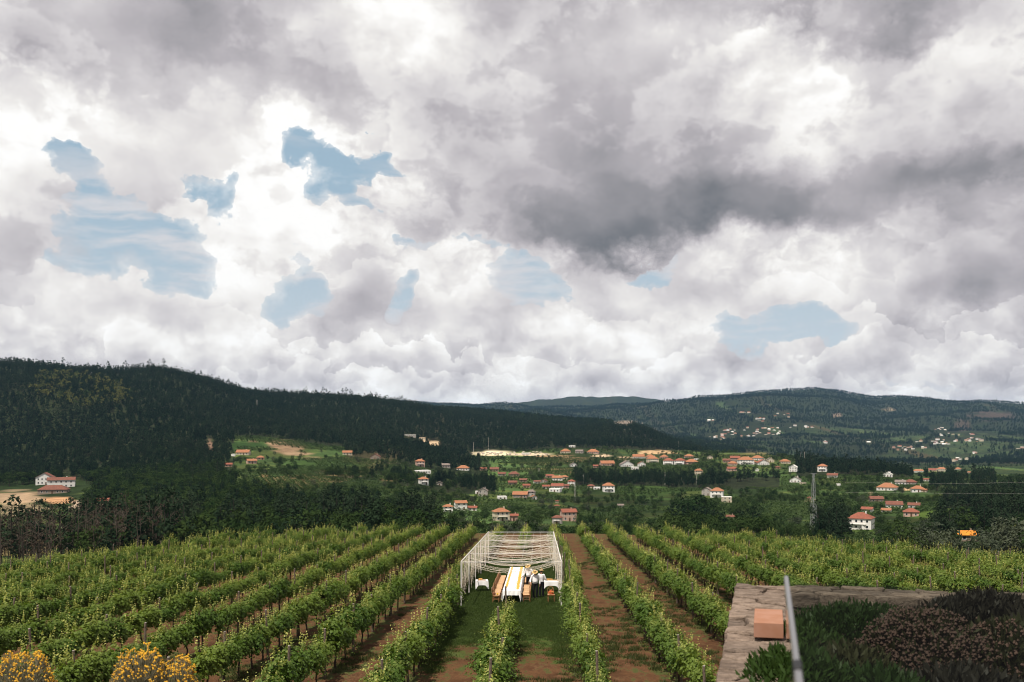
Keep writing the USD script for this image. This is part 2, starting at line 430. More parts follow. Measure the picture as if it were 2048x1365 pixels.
def _solve_end(px, py):
    Y = np.linspace(45, 150, 600)
    y = PY0 + FX * (EYE - spur((px - PX0) / FX * Y, Y) - 2.05) / Y
    k = np.nonzero(y <= py)[0]
    return Y[k[0]] if len(k) else Y[np.argmin(y)]


_end = PchipInterpolator(_EDGE_X, [_solve_end(a, b) for a, b in zip(_EDGE_X, _EDGE_Y)])


def row_end(px): return _end(np.clip(px, -900, 3100))


def to_px(X, Y): return PX0 + FX * X / np.maximum(Y, 1e-3)


def ground(X, Y):
    """height of the terrain"""
    X, Y = np.broadcast_arrays(np.asarray(X, float), np.asarray(Y, float))
    px = np.clip(to_px(X, Y), -900, 3100)
    yy = _land(np.stack([px, np.log(np.clip(Y, 150, 12000))], -1))
    Yc = np.maximum(Y, 150)
    P = np.stack([X, Y, np.zeros_like(X)], -1)
    amp = np.interp(Yc, [150, 500, 1500, 4000, 9000], [1.0, 4.0, 6.0, 7.0, 5.0])
    rel = (meshkit.fbm(P / (0.11 * Yc[..., None] * 0 + 140.0), 4, 3) - 0.5) * np.clip((3000 - Yc) / 1500, 0, 1) + (meshkit.fbm(P / 520.0, 5, 9) - 0.5) * 3.4 * np.clip((Yc - 1200) / 1800, 0, 1)
    zf = EYE - (yy + amp * rel * 2.0 - PY0) * Yc / FX
    t = np.clip((Y - row_end(px) - 4) / 75, 0, 1)
    t = t * t * (3 - 2 * t)
    return spur(X, np.minimum(Y, 190)) * (1 - t) + zf * t


def py_of(Y, z): return PY0 + FX * (EYE - z) / Y


_Yscan = np.exp(np.linspace(math.log(160), math.log(8000), 1500))


def stand_at(px, py, ymin=160):
    """the point of the terrain seen at bearing px under the angle py: distance Y"""
    Y = _Yscan[_Yscan >= ymin]
    z = ground((px - PX0) / FX * Y, Y)
    y = py_of(Y, z)
    vis = np.minimum.accumulate(y)
    k = np.nonzero((y <= py) & (y <= vis + 1e-6))[0]
    return float(Y[k[0]]) if len(k) else float(Y[np.argmin(np.abs(y - py))])


# woods and fields (bearing, distance)
def _ip(x, xs, ys): return np.interp(x, xs, ys)


def wood(px, Y, n):
    """0..1: how wooded the land is; n is a noise value in 0..1"""
    px, Y = np.asarray(px, float), np.asarray(Y, float)
    edge = _ip(px, [-900, 0, 150, 260, 330, 430, 520, 650, 720, 850, 950, 1100, 1200, 1300, 1400, 1460], [690, 760, 800, 640, 640, 1120, 1190, 1130, 1160, 1200, 1430, 1470, 1500, 1560, 1650, 2200])
    w = ((Y > edge + (n - 0.5) * 90) & (Y < 2700) & (px < 1460)).astype(float)
    near = (px > 170) & (px < 905) & (Y > 205) & (Y < _ip(px, [170, 300, 420, 600, 800, 905], [640, 800, 640, 560, 520, 420]) + (n - 0.5) * 80) & (Y > _ip(px, [170, 300, 905], [205, 215, 205]))
    w = np.maximum(w, near)
    w = np.maximum(w, ((px > 330) & (px < 470) & (Y < 1200) & (Y > 500)) * 0.85)
    w = np.maximum(w, ((px > 690) & (px < 960) & (Y > 1020) & (Y < 1230) & (n > 0.42)) * 0.8)
    w = np.maximum(w, ((px > 870) & (px < 990) & (Y > 800) & (Y < 930)) * 0.9)                     # wood left of the village
    w = np.maximum(w, ((px > 640) & (px < 900) & (Y > 560) & (Y < 860) & (n > 0.47)) * 0.8)
    w = np.maximum(w, ((px > 1150) & (px < 1400) & (Y > 905) & (Y < 1010)) * 1.0)                   # dark belt under the hilltop hamlet
    w = np.maximum(w, ((px > 1400) & (px < 1560) & (Y > 900) & (Y < 1000)) * 1.0)
    w = np.maximum(w, ((px > 1170) & (px < 1330) & (Y > 430) & (Y < 680) & (n > 0.45)) * 0.9)
    w = np.maximum(w, ((px > 1335) & (px < 1440) & (Y > 330) & (Y < 560)) * 0.9)
    w = np.maximum(w, ((px > 1430) & (px < 1530) & (Y > 300) & (Y < 440)) * 0.9)
    w = np.maximum(w, ((px > 1635) & (px < 1700) & (Y > 320) & (Y < 480)) * 0.9)
    w = np.maximum(w, ((px > 1592) & (px < 1840) & (Y > 980) & (Y < 1330)) * 1.0)                   # wooded knoll
    w = np.maximum(w, ((px > 1840) & (px < 1990) & (Y > 820) & (Y < 1250)) * 0.6)
    w = np.maximum(w, ((px > _ip(Y, [330, 480, 700], [1868, 1850, 1900])) & (Y > 330) & (Y < 720)) * 1.0)    # wood on the right
    w = np.maximum(w, ((px > 1800) & (Y > 185) & (Y < 300) & (n > 0.50)) * 0.5)
    w = np.maximum(w, ((Y > 2300) & (px > 1380)) * (n > _ip(Y, [2300, 3000, 3600, 4300, 5200, 6500], [0.50, 0.48, 0.49, 0.44, 0.30, 0.15])))
    w = np.maximum(w, (Y > 2700) & (px <= 1380))
    return w


def build_ground():
    us = np.concatenate([np.linspace(-1.0, -0.62, 24), np.linspace(-0.60, 0.53, 760), np.linspace(0.55, 1.0, 24)])
    ys = np.concatenate([np.linspace(1.0, 9.0, 6), np.array([10.0, 10.8, 10.9]), np.linspace(11.5, 165, 170), np.exp(np.linspace(math.log(168), math.log(12000), 420))])
    U, Y = np.meshgrid(us, ys)
    X = U * Y
    Z = ground(X, Y)
    low = Y < 10.9
    Z = np.where(low, np.minimum(Z, EYE - 2.9), Z)
    P = np.stack([X, Y, Z], -1)
    px = to_px(X, Y)
    py = py_of(np.maximum(Y, 1), Z)
    n1 = meshkit.fbm(P / [90, 90, 1e9], 4, 21)
    n2 = meshkit.fbm(P / [300, 220, 1e9], 3, 22)
    n3 = meshkit.fbm(P / [35, 20, 1e9], 3, 23)
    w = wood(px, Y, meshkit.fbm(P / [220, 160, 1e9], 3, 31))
    green = np.array([0.029, 0.050, 0.014])
    C = green * (0.6 + 0.9 * n1[..., None]) + np.array([0.018, 0.012, 0.002]) * (n3[..., None] > 0.55)
    # parcels: one tone per field
    cell = np.floor(X / 46 + 0.6 * n2) * 7.13 + np.floor(Y / (0.055 * np.maximum(Y, 300)) + 0.5 * n1) * 3.7
    r = np.modf(np.abs(np.sin(cell * 12.9898) * 43758.5))[0]
    parcel = np.select([r < 0.30, r < 0.55, r < 0.78, r < 0.9], [1.0, 1.35, 0.75, 1.7], 0.55)
    C = C * parcel[..., None]
    tan = np.array([0.24, 0.165, 0.10])
    dry = np.array([0.13, 0.10, 0.045])
    C = np.where(((r > 0.97) & (Y > 300))[..., None], dry * (0.7 + 0.6 * n3[..., None]), C)
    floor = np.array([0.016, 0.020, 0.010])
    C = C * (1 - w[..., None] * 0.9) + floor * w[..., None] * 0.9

    def patch(cx, cy, rx, ry, col, soft=0.35, jag=0.5):
        nonlocal C
        d = np.hypot((px - cx) / rx, (py - cy) / ry) + (n3 - 0.5) * jag * 2
        k = np.clip((1 - d) / soft, 0, 1)[..., None] * (Y > 180)[..., None]
        C = C * (1 - k) + np.asarray(col) * (0.75 + 0.5 * n1[..., None]) * k
    for a in [(95, 985, 150, 40, (0.016, 0.027, 0.008)), (26, 998, 70, 17, (0.27, 0.19, 0.12)), (40, 1022, 70, 12, (0.16, 0.125, 0.075)), (120, 1002, 40, 8, (0.34, 0.19, 0.1)), (185, 1052, 60, 7, (0.45, 0.36, 0.27)), (160, 1010, 22, 12, (0.4, 0.3, 0.22)),
              (420, 893, 10, 16, (0.16, 0.1, 0.07)), (575, 897, 40, 16, (0.19, 0.125, 0.075)), (555, 885, 22, 6, tan), (590, 908, 40, 5, tan), (625, 917, 26, 4, (0.24, 0.18, 0.1)), (505, 890, 12, 10, (0.15, 0.10, 0.06)),
              (770, 927, 34, 3.5, (0.42, 0.33, 0.2)), (530, 953, 14, 5, (0.2, 0.13, 0.06)), (780, 958, 22, 6, (0.16, 0.11, 0.05)),
              (985, 907, 50, 5.5, (0.62, 0.52, 0.36)), (1060, 909, 55, 3.2, (0.5, 0.4, 0.28)), (868, 888, 14, 6, (0.42, 0.31, 0.2)), (850, 882, 8, 6, (0.4, 0.3, 0.2)),
              (1115, 914, 40, 4, (0.28, 0.18, 0.1)), (1150, 920, 34, 6, (0.30, 0.19, 0.11)), (1090, 926, 55, 3.5, (0.26, 0.18, 0.09)), (1085, 939, 60, 3, (0.25, 0.18, 0.09)), (1130, 945, 35, 2.5, (0.28, 0.17, 0.1)), (1205, 912, 20, 3.5, (0.4, 0.3, 0.2)),
              (1312, 905, 45, 5, (0.40, 0.27, 0.15)), (1250, 918, 25, 5, (0.3, 0.22, 0.14)), (1500, 913, 60, 7, (0.16, 0.135, 0.05)), (1400, 903, 60, 4, (0.050, 0.081, 0.019)),
              (1250, 848, 26, 8, (0.16, 0.12, 0.085)), (1290, 868, 40, 20, (0.034, 0.031, 0.020)), (1515, 1000, 22, 3, (0.42, 0.32, 0.22)), (1620, 1002, 14, 4, (0.26, 0.2, 0.13)), (1812, 979, 14, 4, (0.45, 0.3, 0.18)), (1742, 995, 7, 9, (0.36, 0.24, 0.15)),
              (1560, 1022, 70, 18, (0.034, 0.053, 0.014)), (1680, 975, 34, 7, (0.037, 0.065, 0.015)), (1290, 985, 80, 16, (0.034, 0.059, 0.015)), (1010, 1010, 75, 13, (0.031, 0.053, 0.012)), (650, 930, 90, 14, (0.034, 0.062, 0.014)), (490, 893, 40, 9, (0.022, 0.046, 0.010)),
              (1760, 1065, 90, 14, (0.043, 0.071, 0.014)), (1900, 1030, 90, 14, (0.053, 0.084, 0.015)), (1985, 1040, 60, 20, (0.053, 0.084, 0.015)), (1830, 990, 40, 12, (0.031, 0.056, 0.014)), (1880, 955, 80, 9, (0.031, 0.053, 0.014)),
              (1985, 832, 55, 10, (0.053, 0.040, 0.031)), (1925, 850, 18, 14, (0.056, 0.043, 0.031)), (1780, 819, 14, 4, (0.2, 0.16, 0.11)), (1675, 830, 9, 6, (0.16, 0.12, 0.09)), (860, 897, 12, 5, (0.3, 0.22, 0.15)), (920, 849, 28, 3, (0.037, 0.053, 0.019))]:
        patch(*a)
    far = np.clip((Y - 2300) / 900, 0, 1)[..., None]
    fieldtone = np.array([0.020, 0.027, 0.014])
    C = np.where((Y > 2300)[..., None] & (w < 0.5)[..., None], C * 0.35 + fieldtone * 0.6 * parcel[..., None], C)
    ny, nx = Y.shape
    i, j = np.meshgrid(np.arange(ny - 1), np.arange(nx - 1), indexing='ij')
    q = np.stack([i * nx + j, i * nx + j + 1, (i + 1) * nx + j + 1, (i + 1) * nx + j], -1).reshape(-1, 4)
    f = np.vstack([q[:, [0, 1, 2]], q[:, [0, 2, 3]]])
    g = Graph()
    pos = g.node('geometry', 'position')
    x, y, z = g.split(pos)
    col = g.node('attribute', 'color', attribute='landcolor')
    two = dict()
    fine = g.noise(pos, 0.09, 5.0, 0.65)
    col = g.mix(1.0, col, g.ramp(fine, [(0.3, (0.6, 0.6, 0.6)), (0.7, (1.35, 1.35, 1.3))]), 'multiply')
    # the vineyard's own ground: red-brown soil, weeds along the lanes, mown lawn between the two middle rows
    na = g.noise(pos, 0.55, 5.0, 0.62)
    nb = g.noise(g.vec('multiply', pos, (1.0, 0.35, 1.0)), 2.6, 5.0, 0.65)
    nc = g.noise(pos, 9.0, 4.0, 0.7)
    soil = g.mix(g.step(na, 0.35, 0.65), (0.068, 0.033, 0.016), (0.125, 0.062, 0.030))
    soil = g.mix(g.step(nb, 0.45, 0.70), soil, (0.150, 0.080, 0.042))
    soil = g.mix(g.mul(g.step(nc, 0.45, 0.62), 0.6), soil, (0.055, 0.030, 0.017))
    lane = g.math('absolute', g.sub(g.math('fraction', g.mul(g.add(x, 1.6 + 350), 1 / 3.5)), 0.5))     # 0 mid-lane, 0.5 under the vines
    weeds = g.step(g.add(g.mul(g.sub(nb, 0.5), 1.4), g.add(g.mul(g.sub(na, 0.5), 1.1), g.mul(lane, 0.35))), 0.10, 0.30)
    weedcol = g.mix(nc, (0.035, 0.055, 0.014), (0.075, 0.085, 0.028))
    soil = g.mix(g.mul(weeds, 0.72), soil, weedcol)
    inx = g.mul(g.step(g.add(x, g.mul(g.sub(na, 0.5), 1.2)), -5.7, -4.9), g.step(g.add(x, g.mul(g.sub(na, 0.5), 1.2)), 1.6, 2.4, 1.0, 0.0))
    centre = g.step(lane, 0.0, 0.16, 0.16, 0.0)
    weeds = g.math('maximum', weeds, g.step(g.add(g.mul(g.sub(nb, 0.5), 1.3), g.add(g.mul(g.sub(na, 0.5), 1.0), centre)), 0.16, 0.34))
    soil = g.mix(g.mul(weeds, 0.6), soil, weedcol)
    iny = g.mul(g.step(g.add(y, g.add(g.mul(g.sub(nb, 0.5), 14.0), g.mul(g.sub(na, 0.5), 30.0))), 43.0, 50.0), g.step(y, 97.0, 101.0, 1.0, 0.0))
    lawn = g.mul(inx, iny)
    lawncol = g.mix(g.step(nb, 0.35, 0.65), (0.032, 0.056, 0.012), (0.062, 0.092, 0.021))
    lawncol = g.mix(g.mul(g.step(na, 0.56, 0.70), 0.55), lawncol, (0.10, 0.085, 0.034))
    lawncol = g.mix(g.mul(nc, 0.5), lawncol, (0.030, 0.050, 0.011))
    near = g.mix(lawn, soil, lawncol)
    tfac = g.step(y, 145.0, 175.0)
    col = g.mix(tfac, near, col)
    hgt = g.add(g.mul(nb, 0.6), g.add(nc, g.mul(na, 0.8)))
    nor = g.node('bump', 'normal', height=hgt, strength=0.7, distance=0.12)
    m = g.build('ground', surface=g.node('principled_bsdf', 'BSDF', base_color=col, roughness=0.95, specular_ior_level=0.05, normal=nor))
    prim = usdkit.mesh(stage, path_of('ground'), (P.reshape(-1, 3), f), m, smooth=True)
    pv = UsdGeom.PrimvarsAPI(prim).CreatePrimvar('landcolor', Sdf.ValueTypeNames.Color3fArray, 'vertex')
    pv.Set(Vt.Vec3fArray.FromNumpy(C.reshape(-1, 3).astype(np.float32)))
    tag(prim, None, None, None, 'structure')


build_ground()

# ------------------------------------------------------------------ the vineyard
ROW0, ROW_STEP = -1.6, 3.5


def leaf_fans(pts, nrm, size, r, spin=None):
    """one lobed leaf (a bent 5-point fan) at each point; returns vertices and triangles"""
    n = len(pts)
    nrm = nrm / (np.linalg.norm(nrm, axis=1, keepdims=True) + 1e-9)
    ref = np.where(np.abs(nrm[:, 2:]) < 0.9, [[0, 0, 1.0]], [[1.0, 0, 0]])
    a = np.cross(nrm, ref)
    a /= np.linalg.norm(a, axis=1, keepdims=True) + 1e-9
    b = np.cross(nrm, a)
    th = r.uniform(0, 2 * np.pi, n)
    ca, sa = np.cos(th)[:, None], np.sin(th)[:, None]
    a, b = a * ca + b * sa, b * ca - a * sa
    shape = np.array([[0.0, -0.10], [0.52, -0.34], [0.46, 0.30], [0.0, 0.62], [-0.46, 0.30], [-0.52, -0.34]])
    lift = np.array([0.0, -0.16, -0.10, -0.22, -0.10, -0.16])
    s = np.broadcast_to(size, (n,))[:, None, None]
    v = pts[:, None] + s * (shape[None, :, :1] * a[:, None] + shape[None, :, 1:] * b[:, None] + lift[None, :, None] * nrm[:, None])
    f = np.array([[0, 1, 2], [0, 2, 3], [0, 3, 4], [0, 4, 5]])
    f = (np.arange(n)[:, None, None] * 6 + f[None]).reshape(-1, 3)
    return v.reshape(-1, 3), f


def vine_mesh(seed):
    """one vine of the trellis: 2 m of row; canopy hung between 0.8 and 2 m with shoots falling out of it to both sides"""
    r = np.random.default_rng(seed)
    P, N, S = [], [], []
    n = 640
    y = r.uniform(-1.12, 1.12, n)
    lump = 0.78 + 0.30 * np.sin(y * 3.1 + seed) + r.uniform(-0.12, 0.12, n)
    ang = r.uniform(-0.35 * np.pi, 1.35 * np.pi, n)
    rad = np.sqrt(r.uniform(0.2, 1, n))
    x = np.cos(ang) * rad * 0.56 * lump
    z = 1.26 + np.sin(ang) * rad * np.where(np.sin(ang) > 0, 0.46, 0.58) * lump + r.normal(0, 0.06, n)
    P.append(np.stack([x, y, z], -1))
    N.append(np.stack([x * 1.6, r.normal(0, 0.5, n), (z - 1.1) * 1.2 + 0.55], -1) + r.normal(0, 0.35, (n, 3)))
    S.append(r.uniform(0.10, 0.19, n))
    for k in range(36):
        y0 = r.uniform(-1.15, 1.15)
        side = r.choice([-1, 1])
        up = r.uniform(0.10, 0.75)
        out = r.uniform(0.15, 0.90)
        m = r.integers(7, 15)
        t = np.linspace(0.1, 1, m)
        px = side * (0.12 + out * t)
        pz = 1.42 + up * t * 1.5 - (0.85 * (out + 0.15) * t * t) * (1.0 + 0.9 * r.uniform())
        pyy = y0 + r.uniform(-0.4, 0.4) * t
        q = np.stack([px, pyy, pz], -1) + r.normal(0, 0.035, (m, 3))
        P.append(q)
        N.append(np.stack([np.full(m, side * 0.5), r.normal(0, 0.4, m), np.full(m, 0.9)], -1) + r.normal(0, 0.35, (m, 3)))
        S.append(np.linspace(0.15, 0.06, m) * r.uniform(0.8, 1.1))
    for k in range(9):      # upright shoots
        y0, x0 = r.uniform(-1.1, 1.1), r.uniform(-0.25, 0.25)
        m = 6
        t = np.linspace(0, 1, m)
        q = np.stack([x0 + r.uniform(-.2, .2) * t, y0 + r.uniform(-.2, .2) * t, 1.75 + r.uniform(0.3, 0.6) * t], -1)
        P.append(q)
        N.append(r.normal(0, 0.6, (m, 3)) + [0, 0, 0.6])
        S.append(np.linspace(0.12, 0.05, m))
    P, N, S = np.vstack(P), np.vstack(N), np.concatenate(S)
    return leaf_fans(P, N, S, r)


def vine_trunk(seed):
    r = np.random.default_rng(seed + 50)
    m = MB()
    z = np.linspace(-0.05, 1.15, 6)
    m.tube(np.stack([r.normal(0, 0.03, 6), r.normal(0, 0.03, 6), z], -1), np.linspace(0.055, 0.035, 6), 5)
    for s in (-1, 1):
        t = np.linspace(0, 1, 4)
        m.tube(np.stack([0 * t, s * t * 0.95, 1.12 + 0.08 * np.sin(t * 2) + r.normal(0, 0.015, 4)], -1), np.linspace(0.03, 0.015, 4), 4)
    return m


N_VINE = 7
UsdGeom.PointInstancer.Define(stage, '/World/vineyard_vines')
vine_protos = []
for k in range(N_VINE):
    p = UsdGeom.Xform.Define(stage, f'/World/vineyard_vines/grapevine_{k + 1:03d}')
    vine_protos.append(str(p.GetPath()))
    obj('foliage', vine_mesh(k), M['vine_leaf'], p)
    obj('trunk', vine_trunk(k), M['vine_bark'], p)

spots = []
rv = np.random.default_rng(11)
for n in range(-30, 31):
    X = ROW0 + ROW_STEP * n
    for Y in np.arange(24.0, 150.0, 2.0):
        Yj = Y + rv.uniform(-0.2, 0.2)
        Xj = X + rv.normal(0, 0.06)
        px = float(to_px(Xj, Yj))
        if not -120 < px < 2200 or Yj > row_end(px) or rv.uniform() < 0.03:
            continue
        by_pergola = abs(n) == 1 and 60.5 < Yj < 97
        if by_pergola:
            Xj += 0.38 * n
        if n == 0 and 51.0 < Yj < 98.5:
            continue
        s = rv.uniform(0.78, 1.16)
        if n == 0 and 48 < Yj < 52:
            s = 0.80
        spots.append((n, Xj, Yj, float(ground(Xj, Yj)), rv.choice([0.0, math.pi]) + rv.normal(0, 0.05), s * rv.uniform(0.80, 0.95) * (0.70 if by_pergola else 1.0), s, s * rv.uniform(0.92, 1.08), rv.integers(N_VINE)))


def in_view(px, py): return -30 < px < 2078 and py < 1385


seen = [i for i, s in enumerate(spots) if in_view(to_px(s[1], s[2]), py_of(s[2], s[3] + 2.0))]
# behind the planter wall and the panel nothing of a vine shows
seen = [i for i in seen if not (to_px(spots[i][1], spots[i][2]) > 1475 and py_of(spots[i][2], spots[i][3] + 1.9) > 1190)]
near_vines = set(sorted(seen, key=lambda i: spots[i][2])[:300])


def row_words(n):
    side = 'left' if n < 0 else 'right'
    order = {1: 'first', 2: 'second', 3: 'third', 4: 'fourth', 5: 'fifth', 6: 'sixth', 7: 'seventh', 8: 'eighth', 9: 'ninth', 10: 'tenth', 11: 'eleventh', 12: 'twelfth', 13: 'thirteenth', 14: 'fourteenth', 15: 'fifteenth', 16: 'sixteenth', 17: 'seventeenth', 18: 'eighteenth', 19: 'nineteenth', 20: 'twentieth'}.get(abs(n), 'outermost')
    return 'in the row in line with the long table' if n == 0 else f'in the {order} row {side} of the long table'


ORD = ['nearest'] + [f'{w}' for w in 'second third fourth fifth sixth seventh eighth ninth tenth eleventh twelfth thirteenth fourteenth fifteenth sixteenth seventeenth eighteenth nineteenth twentieth'.split()] + [f'twenty-{w}' for w in 'first second third fourth fifth sixth seventh eighth ninth'.split()] + ['thirtieth'] + ['farther'] * 60
count_in_row = {}
for i, (n, X, Y, Z, rz, sx, sy, sz, k) in enumerate(spots):
    if i in near_vines:
        c = count_in_row[n] = count_in_row.get(n, -1) + 1
        copy_of(vine_protos[k], 'grapevine', f'{ORD[c]} visible grapevine {row_words(n)}', 'grapevine', mat4((X, Y, Z), rz, (sx, sy, sz)), f'near grapevines {row_words(n)}')
rest = [s for i, s in enumerate(spots) if i not in near_vines]
instancer('vineyard_vines', vine_protos, [(X, Y, Z, rz, sx, sy, sz) for _, X, Y, Z, rz, sx, sy, sz, _ in rest], [s[-1] for s in rest], 'green grapevines filling the farther part of the vineyard', 'vineyard')

# posts of the trellis
pm = MB()
zz = np.linspace(-0.2, 2.25, 5)
pm.tube(np.stack([0.012 * np.sin(zz * 2), 0 * zz, zz], -1), np.linspace(0.055, 0.045, 5), 7)
post_proto = None
posts = []
post_in_row = {}
for n in range(-30, 31):
    for Y in np.arange(25.3 + (n * 1.7) % 3, 150, 6.0):
        X = ROW0 + ROW_STEP * n + rv.normal(0, 0.05)
        px = float(to_px(X, Y))
        if not in_view(px, 1200) or Y > row_end(px) - 1 or (n == 0 and 48 < Y < 98):
            continue
        posts.append((n, X, Y, rv.uniform(0.86, 1.08), rv.uniform(0, 6), rv.normal(0, 0.035), rv.normal(0, 0.035)))
posts.append((0, -1.76, 53.0, 1.0, 0, 0.0, 0.0))
posts.sort(key=lambda a: a[2])
posts = [p for p in posts if not (to_px(p[1], p[2]) > 1480 and py_of(p[2], float(ground(p[1], p[2])) + 2.2) > 1190)][:300]
for j, (n, X, Y, s, rz, rx, ry) in enumerate(posts):
    Mx = mat4((X, Y, float(ground(X, Y))), rz, (1, 1, s), rx, ry)
    c = post_in_row[n] = post_in_row.get(n, -1) + 1
    if post_proto is None:
        x = thing('trellis_post', f'{ORD[c]} wooden trellis post {row_words(n)}', 'post', group=f'trellis posts {row_words(n)}')
        x.GetAttribute('xformOp:transform').Set(gf(Mx))
        obj('stake', pm, M['post_wood'], x, smooth=40)
        cap = MB(); cap.tube([(0, 0, 2.25), (0, 0, 2.262)], 0.043, 7)
        obj('cut_top', cap, M['post_pale'], x)
        post_proto = str(x.GetPath())
    else:
        copy_of(post_proto, 'trellis_post', f'{ORD[c]} wooden trellis post {row_words(n)}', 'post', Mx, f'trellis posts {row_words(n)}')

# grass and weeds: the mown lawn's tufts and the weeds along the soil lanes
M['grass'] = leaf_material('grass', (0.034, 0.058, 0.012), (0.075, 0.105, 0.025), trans=0.25)
M['weed'] = leaf_material('weed', (0.035, 0.050, 0.014), (0.10, 0.105, 0.035), trans=0.25)


def tuft(seed, n, h, spread):
    r = np.random.default_rng(seed)
    V, F = [], []
    for k in range(n):
        b = np.array([r.normal(0, spread), r.normal(0, spread), 0])
        d = np.array([r.normal(0, 0.35), r.normal(0, 0.35), 1.0]) * h * r.uniform(0.5, 1.1)
        w = np.array([r.normal(), r.normal(), 0])
        w = w / np.linalg.norm(w) * 0.012 * (1 + h)
        V += [b - w, b + w, b + d]
        F.append([3 * k, 3 * k + 1, 3 * k + 2])
    return np.array(V), np.array(F)


def scatter(name, mat, n_proto, make, pts, label, cat, smin=0.7, smax=1.3):
    UsdGeom.PointInstancer.Define(stage, '/World/' + name)
    ps = []
    for k in range(n_proto):
        ps.append(str(obj('tuft', make(k), mat, stage.GetPrimAtPath('/World/' + name)).GetPath()))
    r = np.random.default_rng(len(pts))
    z = ground(pts[:, 0], pts[:, 1])
    s = r.uniform(smin, smax, len(pts))
    mats = np.column_stack([pts[:, 0], pts[:, 1], z, r.uniform(0, 6.28, len(pts)), s, s, s])
    instancer(name, ps, mats, r.integers(0, n_proto, len(pts)), label, cat)


gx = np.column_stack([rv.uniform(-5.4, 2.2, 14000), 41 + 58 * rv.uniform(0, 1, 14000) ** 1.25])
gx = gx[gx[:, 1] > 46.5 + 16 * (meshkit.fbm(np.column_stack([gx * [0.9, 0.35], 0 * gx[:, 0]]), 4, 12) - 0.5) + 3 * rv.uniform(-1, 1, 14000)]
scatter('lawn_grass', M['grass'], 3, lambda k: tuft(k, 40, 0.07, 0.16), gx, 'short green lawn grass between the two middle vine rows', 'grass')
wx = []
while len(wx) < 9000:
    Y = 26 + 80 * rv.uniform() ** 1.6
    X = rv.uniform(-0.55, 0.5) * Y
    lane = abs(((X - ROW0) / ROW_STEP) % 1 - 0.5)
    if meshkit.fbm(np.array([X * 0.5, Y * 0.25, 5.0]), 3, 4) + 0.35 * lane > 0.60 and not (-5.2 < X < 1.9 and Y > 46):
        wx.append((X, Y))
scatter('lane_weeds', M['weed'], 4, lambda k: tuft(k + 9, 36, 0.16, 0.12), np.array(wx), 'patchy weeds and dry grass in the soil lanes between vine rows', 'weeds')

# ------------------------------------------------------------------ woods
M['pine_leaf'] = leaf_material('pine_leaf', (0.010, 0.020, 0.011), (0.030, 0.048, 0.023), trans=0.12, spec=0.0, rough=1.0)  # leaves this dark stand in for cloud shade over the hills
M['oak_leaf'] = leaf_material('oak_leaf', (0.015, 0.030, 0.010), (0.052, 0.074, 0.022), trans=0.18, spec=0.0, rough=1.0)
M['gum_leaf'] = leaf_material('gum_leaf', (0.014, 0.025, 0.014), (0.040, 0.056, 0.030), trans=0.15, spec=0.0, rough=1.0)
M['olive_leaf'] = leaf_material('olive_leaf', (0.030, 0.040, 0.022), (0.075, 0.085, 0.05), trans=0.15, spec=0.1)
M['fresh_leaf'] = leaf_material('fresh_leaf', (0.020, 0.042, 0.010), (0.060, 0.088, 0.020), trans=0.25, spec=0.1)
M['bright_leaf'] = leaf_material('bright_leaf', (0.070, 0.080, 0.020), (0.190, 0.175, 0.048), trans=0.25, spec=0.1)  # paler leaves; on the left hill they paint a sunlit patch
M['dead_leaf'] = leaf_material('dead_leaf', (0.030, 0.020, 0.013), (0.065, 0.045, 0.030), trans=0.1, spec=0.1)


def clump_faces(P, N, size, r):
    """leaf sprays: one bent quad (two triangles) each"""
    n = len(P)
    N = N / (np.linalg.norm(N, axis=1, keepdims=True) + 1e-9)
    a = np.cross(N, r.normal(size=(n, 3)))
    a /= np.linalg.norm(a, axis=1, keepdims=True) + 1e-9
    b = np.cross(N, a)
    s = np.broadcast_to(size, (n,))[:, None]
    k = r.uniform(0.6, 1.2, (n, 1))
    v = np.stack([P - a * s, P + b * s * k * 0.7 - N * s * 0.25, P + a * s, P - b * s * k * 0.7 - N * s * 0.25], 1)
    f = (np.arange(n)[:, None, None] * 4 + np.array([[0, 1, 2], [0, 2, 3]])[None]).reshape(-1, 3)
    return v.reshape(-1, 3), f


def crown(seed, blobs, per, size, flat=1.0):
    r = np.random.default_rng(seed)
    P, N, S = [], [], []
    for (cx, cy, cz, R) in blobs:
        m = max(6, int(per * (R ** 2)))
        d = r.normal(size=(m, 3))
        d /= np.linalg.norm(d, axis=1, keepdims=True)
        d[:, 2] = np.where(d[:, 2] < -0.45, -d[:, 2], d[:, 2])
        rad = R * r.uniform(0.55, 1.08, (m, 1))
        P.append(np.array([cx, cy, cz]) + d * rad * [1, 1, flat])
        N.append(d + r.normal(0, 0.45, (m, 3)) + [0, 0, 0.25])
        S.append(size * r.uniform(0.6, 1.3, m))
    return clump_faces(np.vstack(P), np.vstack(N), np.concatenate(S), r)


def trunk_mesh(h, r0, limbs, seed, sides=5, bend=0.02):
    r = np.random.default_rng(seed)
    m = MB()
    z = np.linspace(-0.6, h, 5)
    m.tube(np.stack([np.cumsum(r.normal(0, bend * h / 5, 5)), np.cumsum(r.normal(0, bend * h / 5, 5)), z], -1), np.linspace(r0, r0 * 0.35, 5), sides)
    for (x, y, z0, z1) in limbs:
        m.tube([(0, 0, z0), (x * .5, y * .5, (z0 + z1) / 2 + 0.1), (x, y, z1)], [r0 * .45, r0 * .3, r0 * .12], 4)
    return m


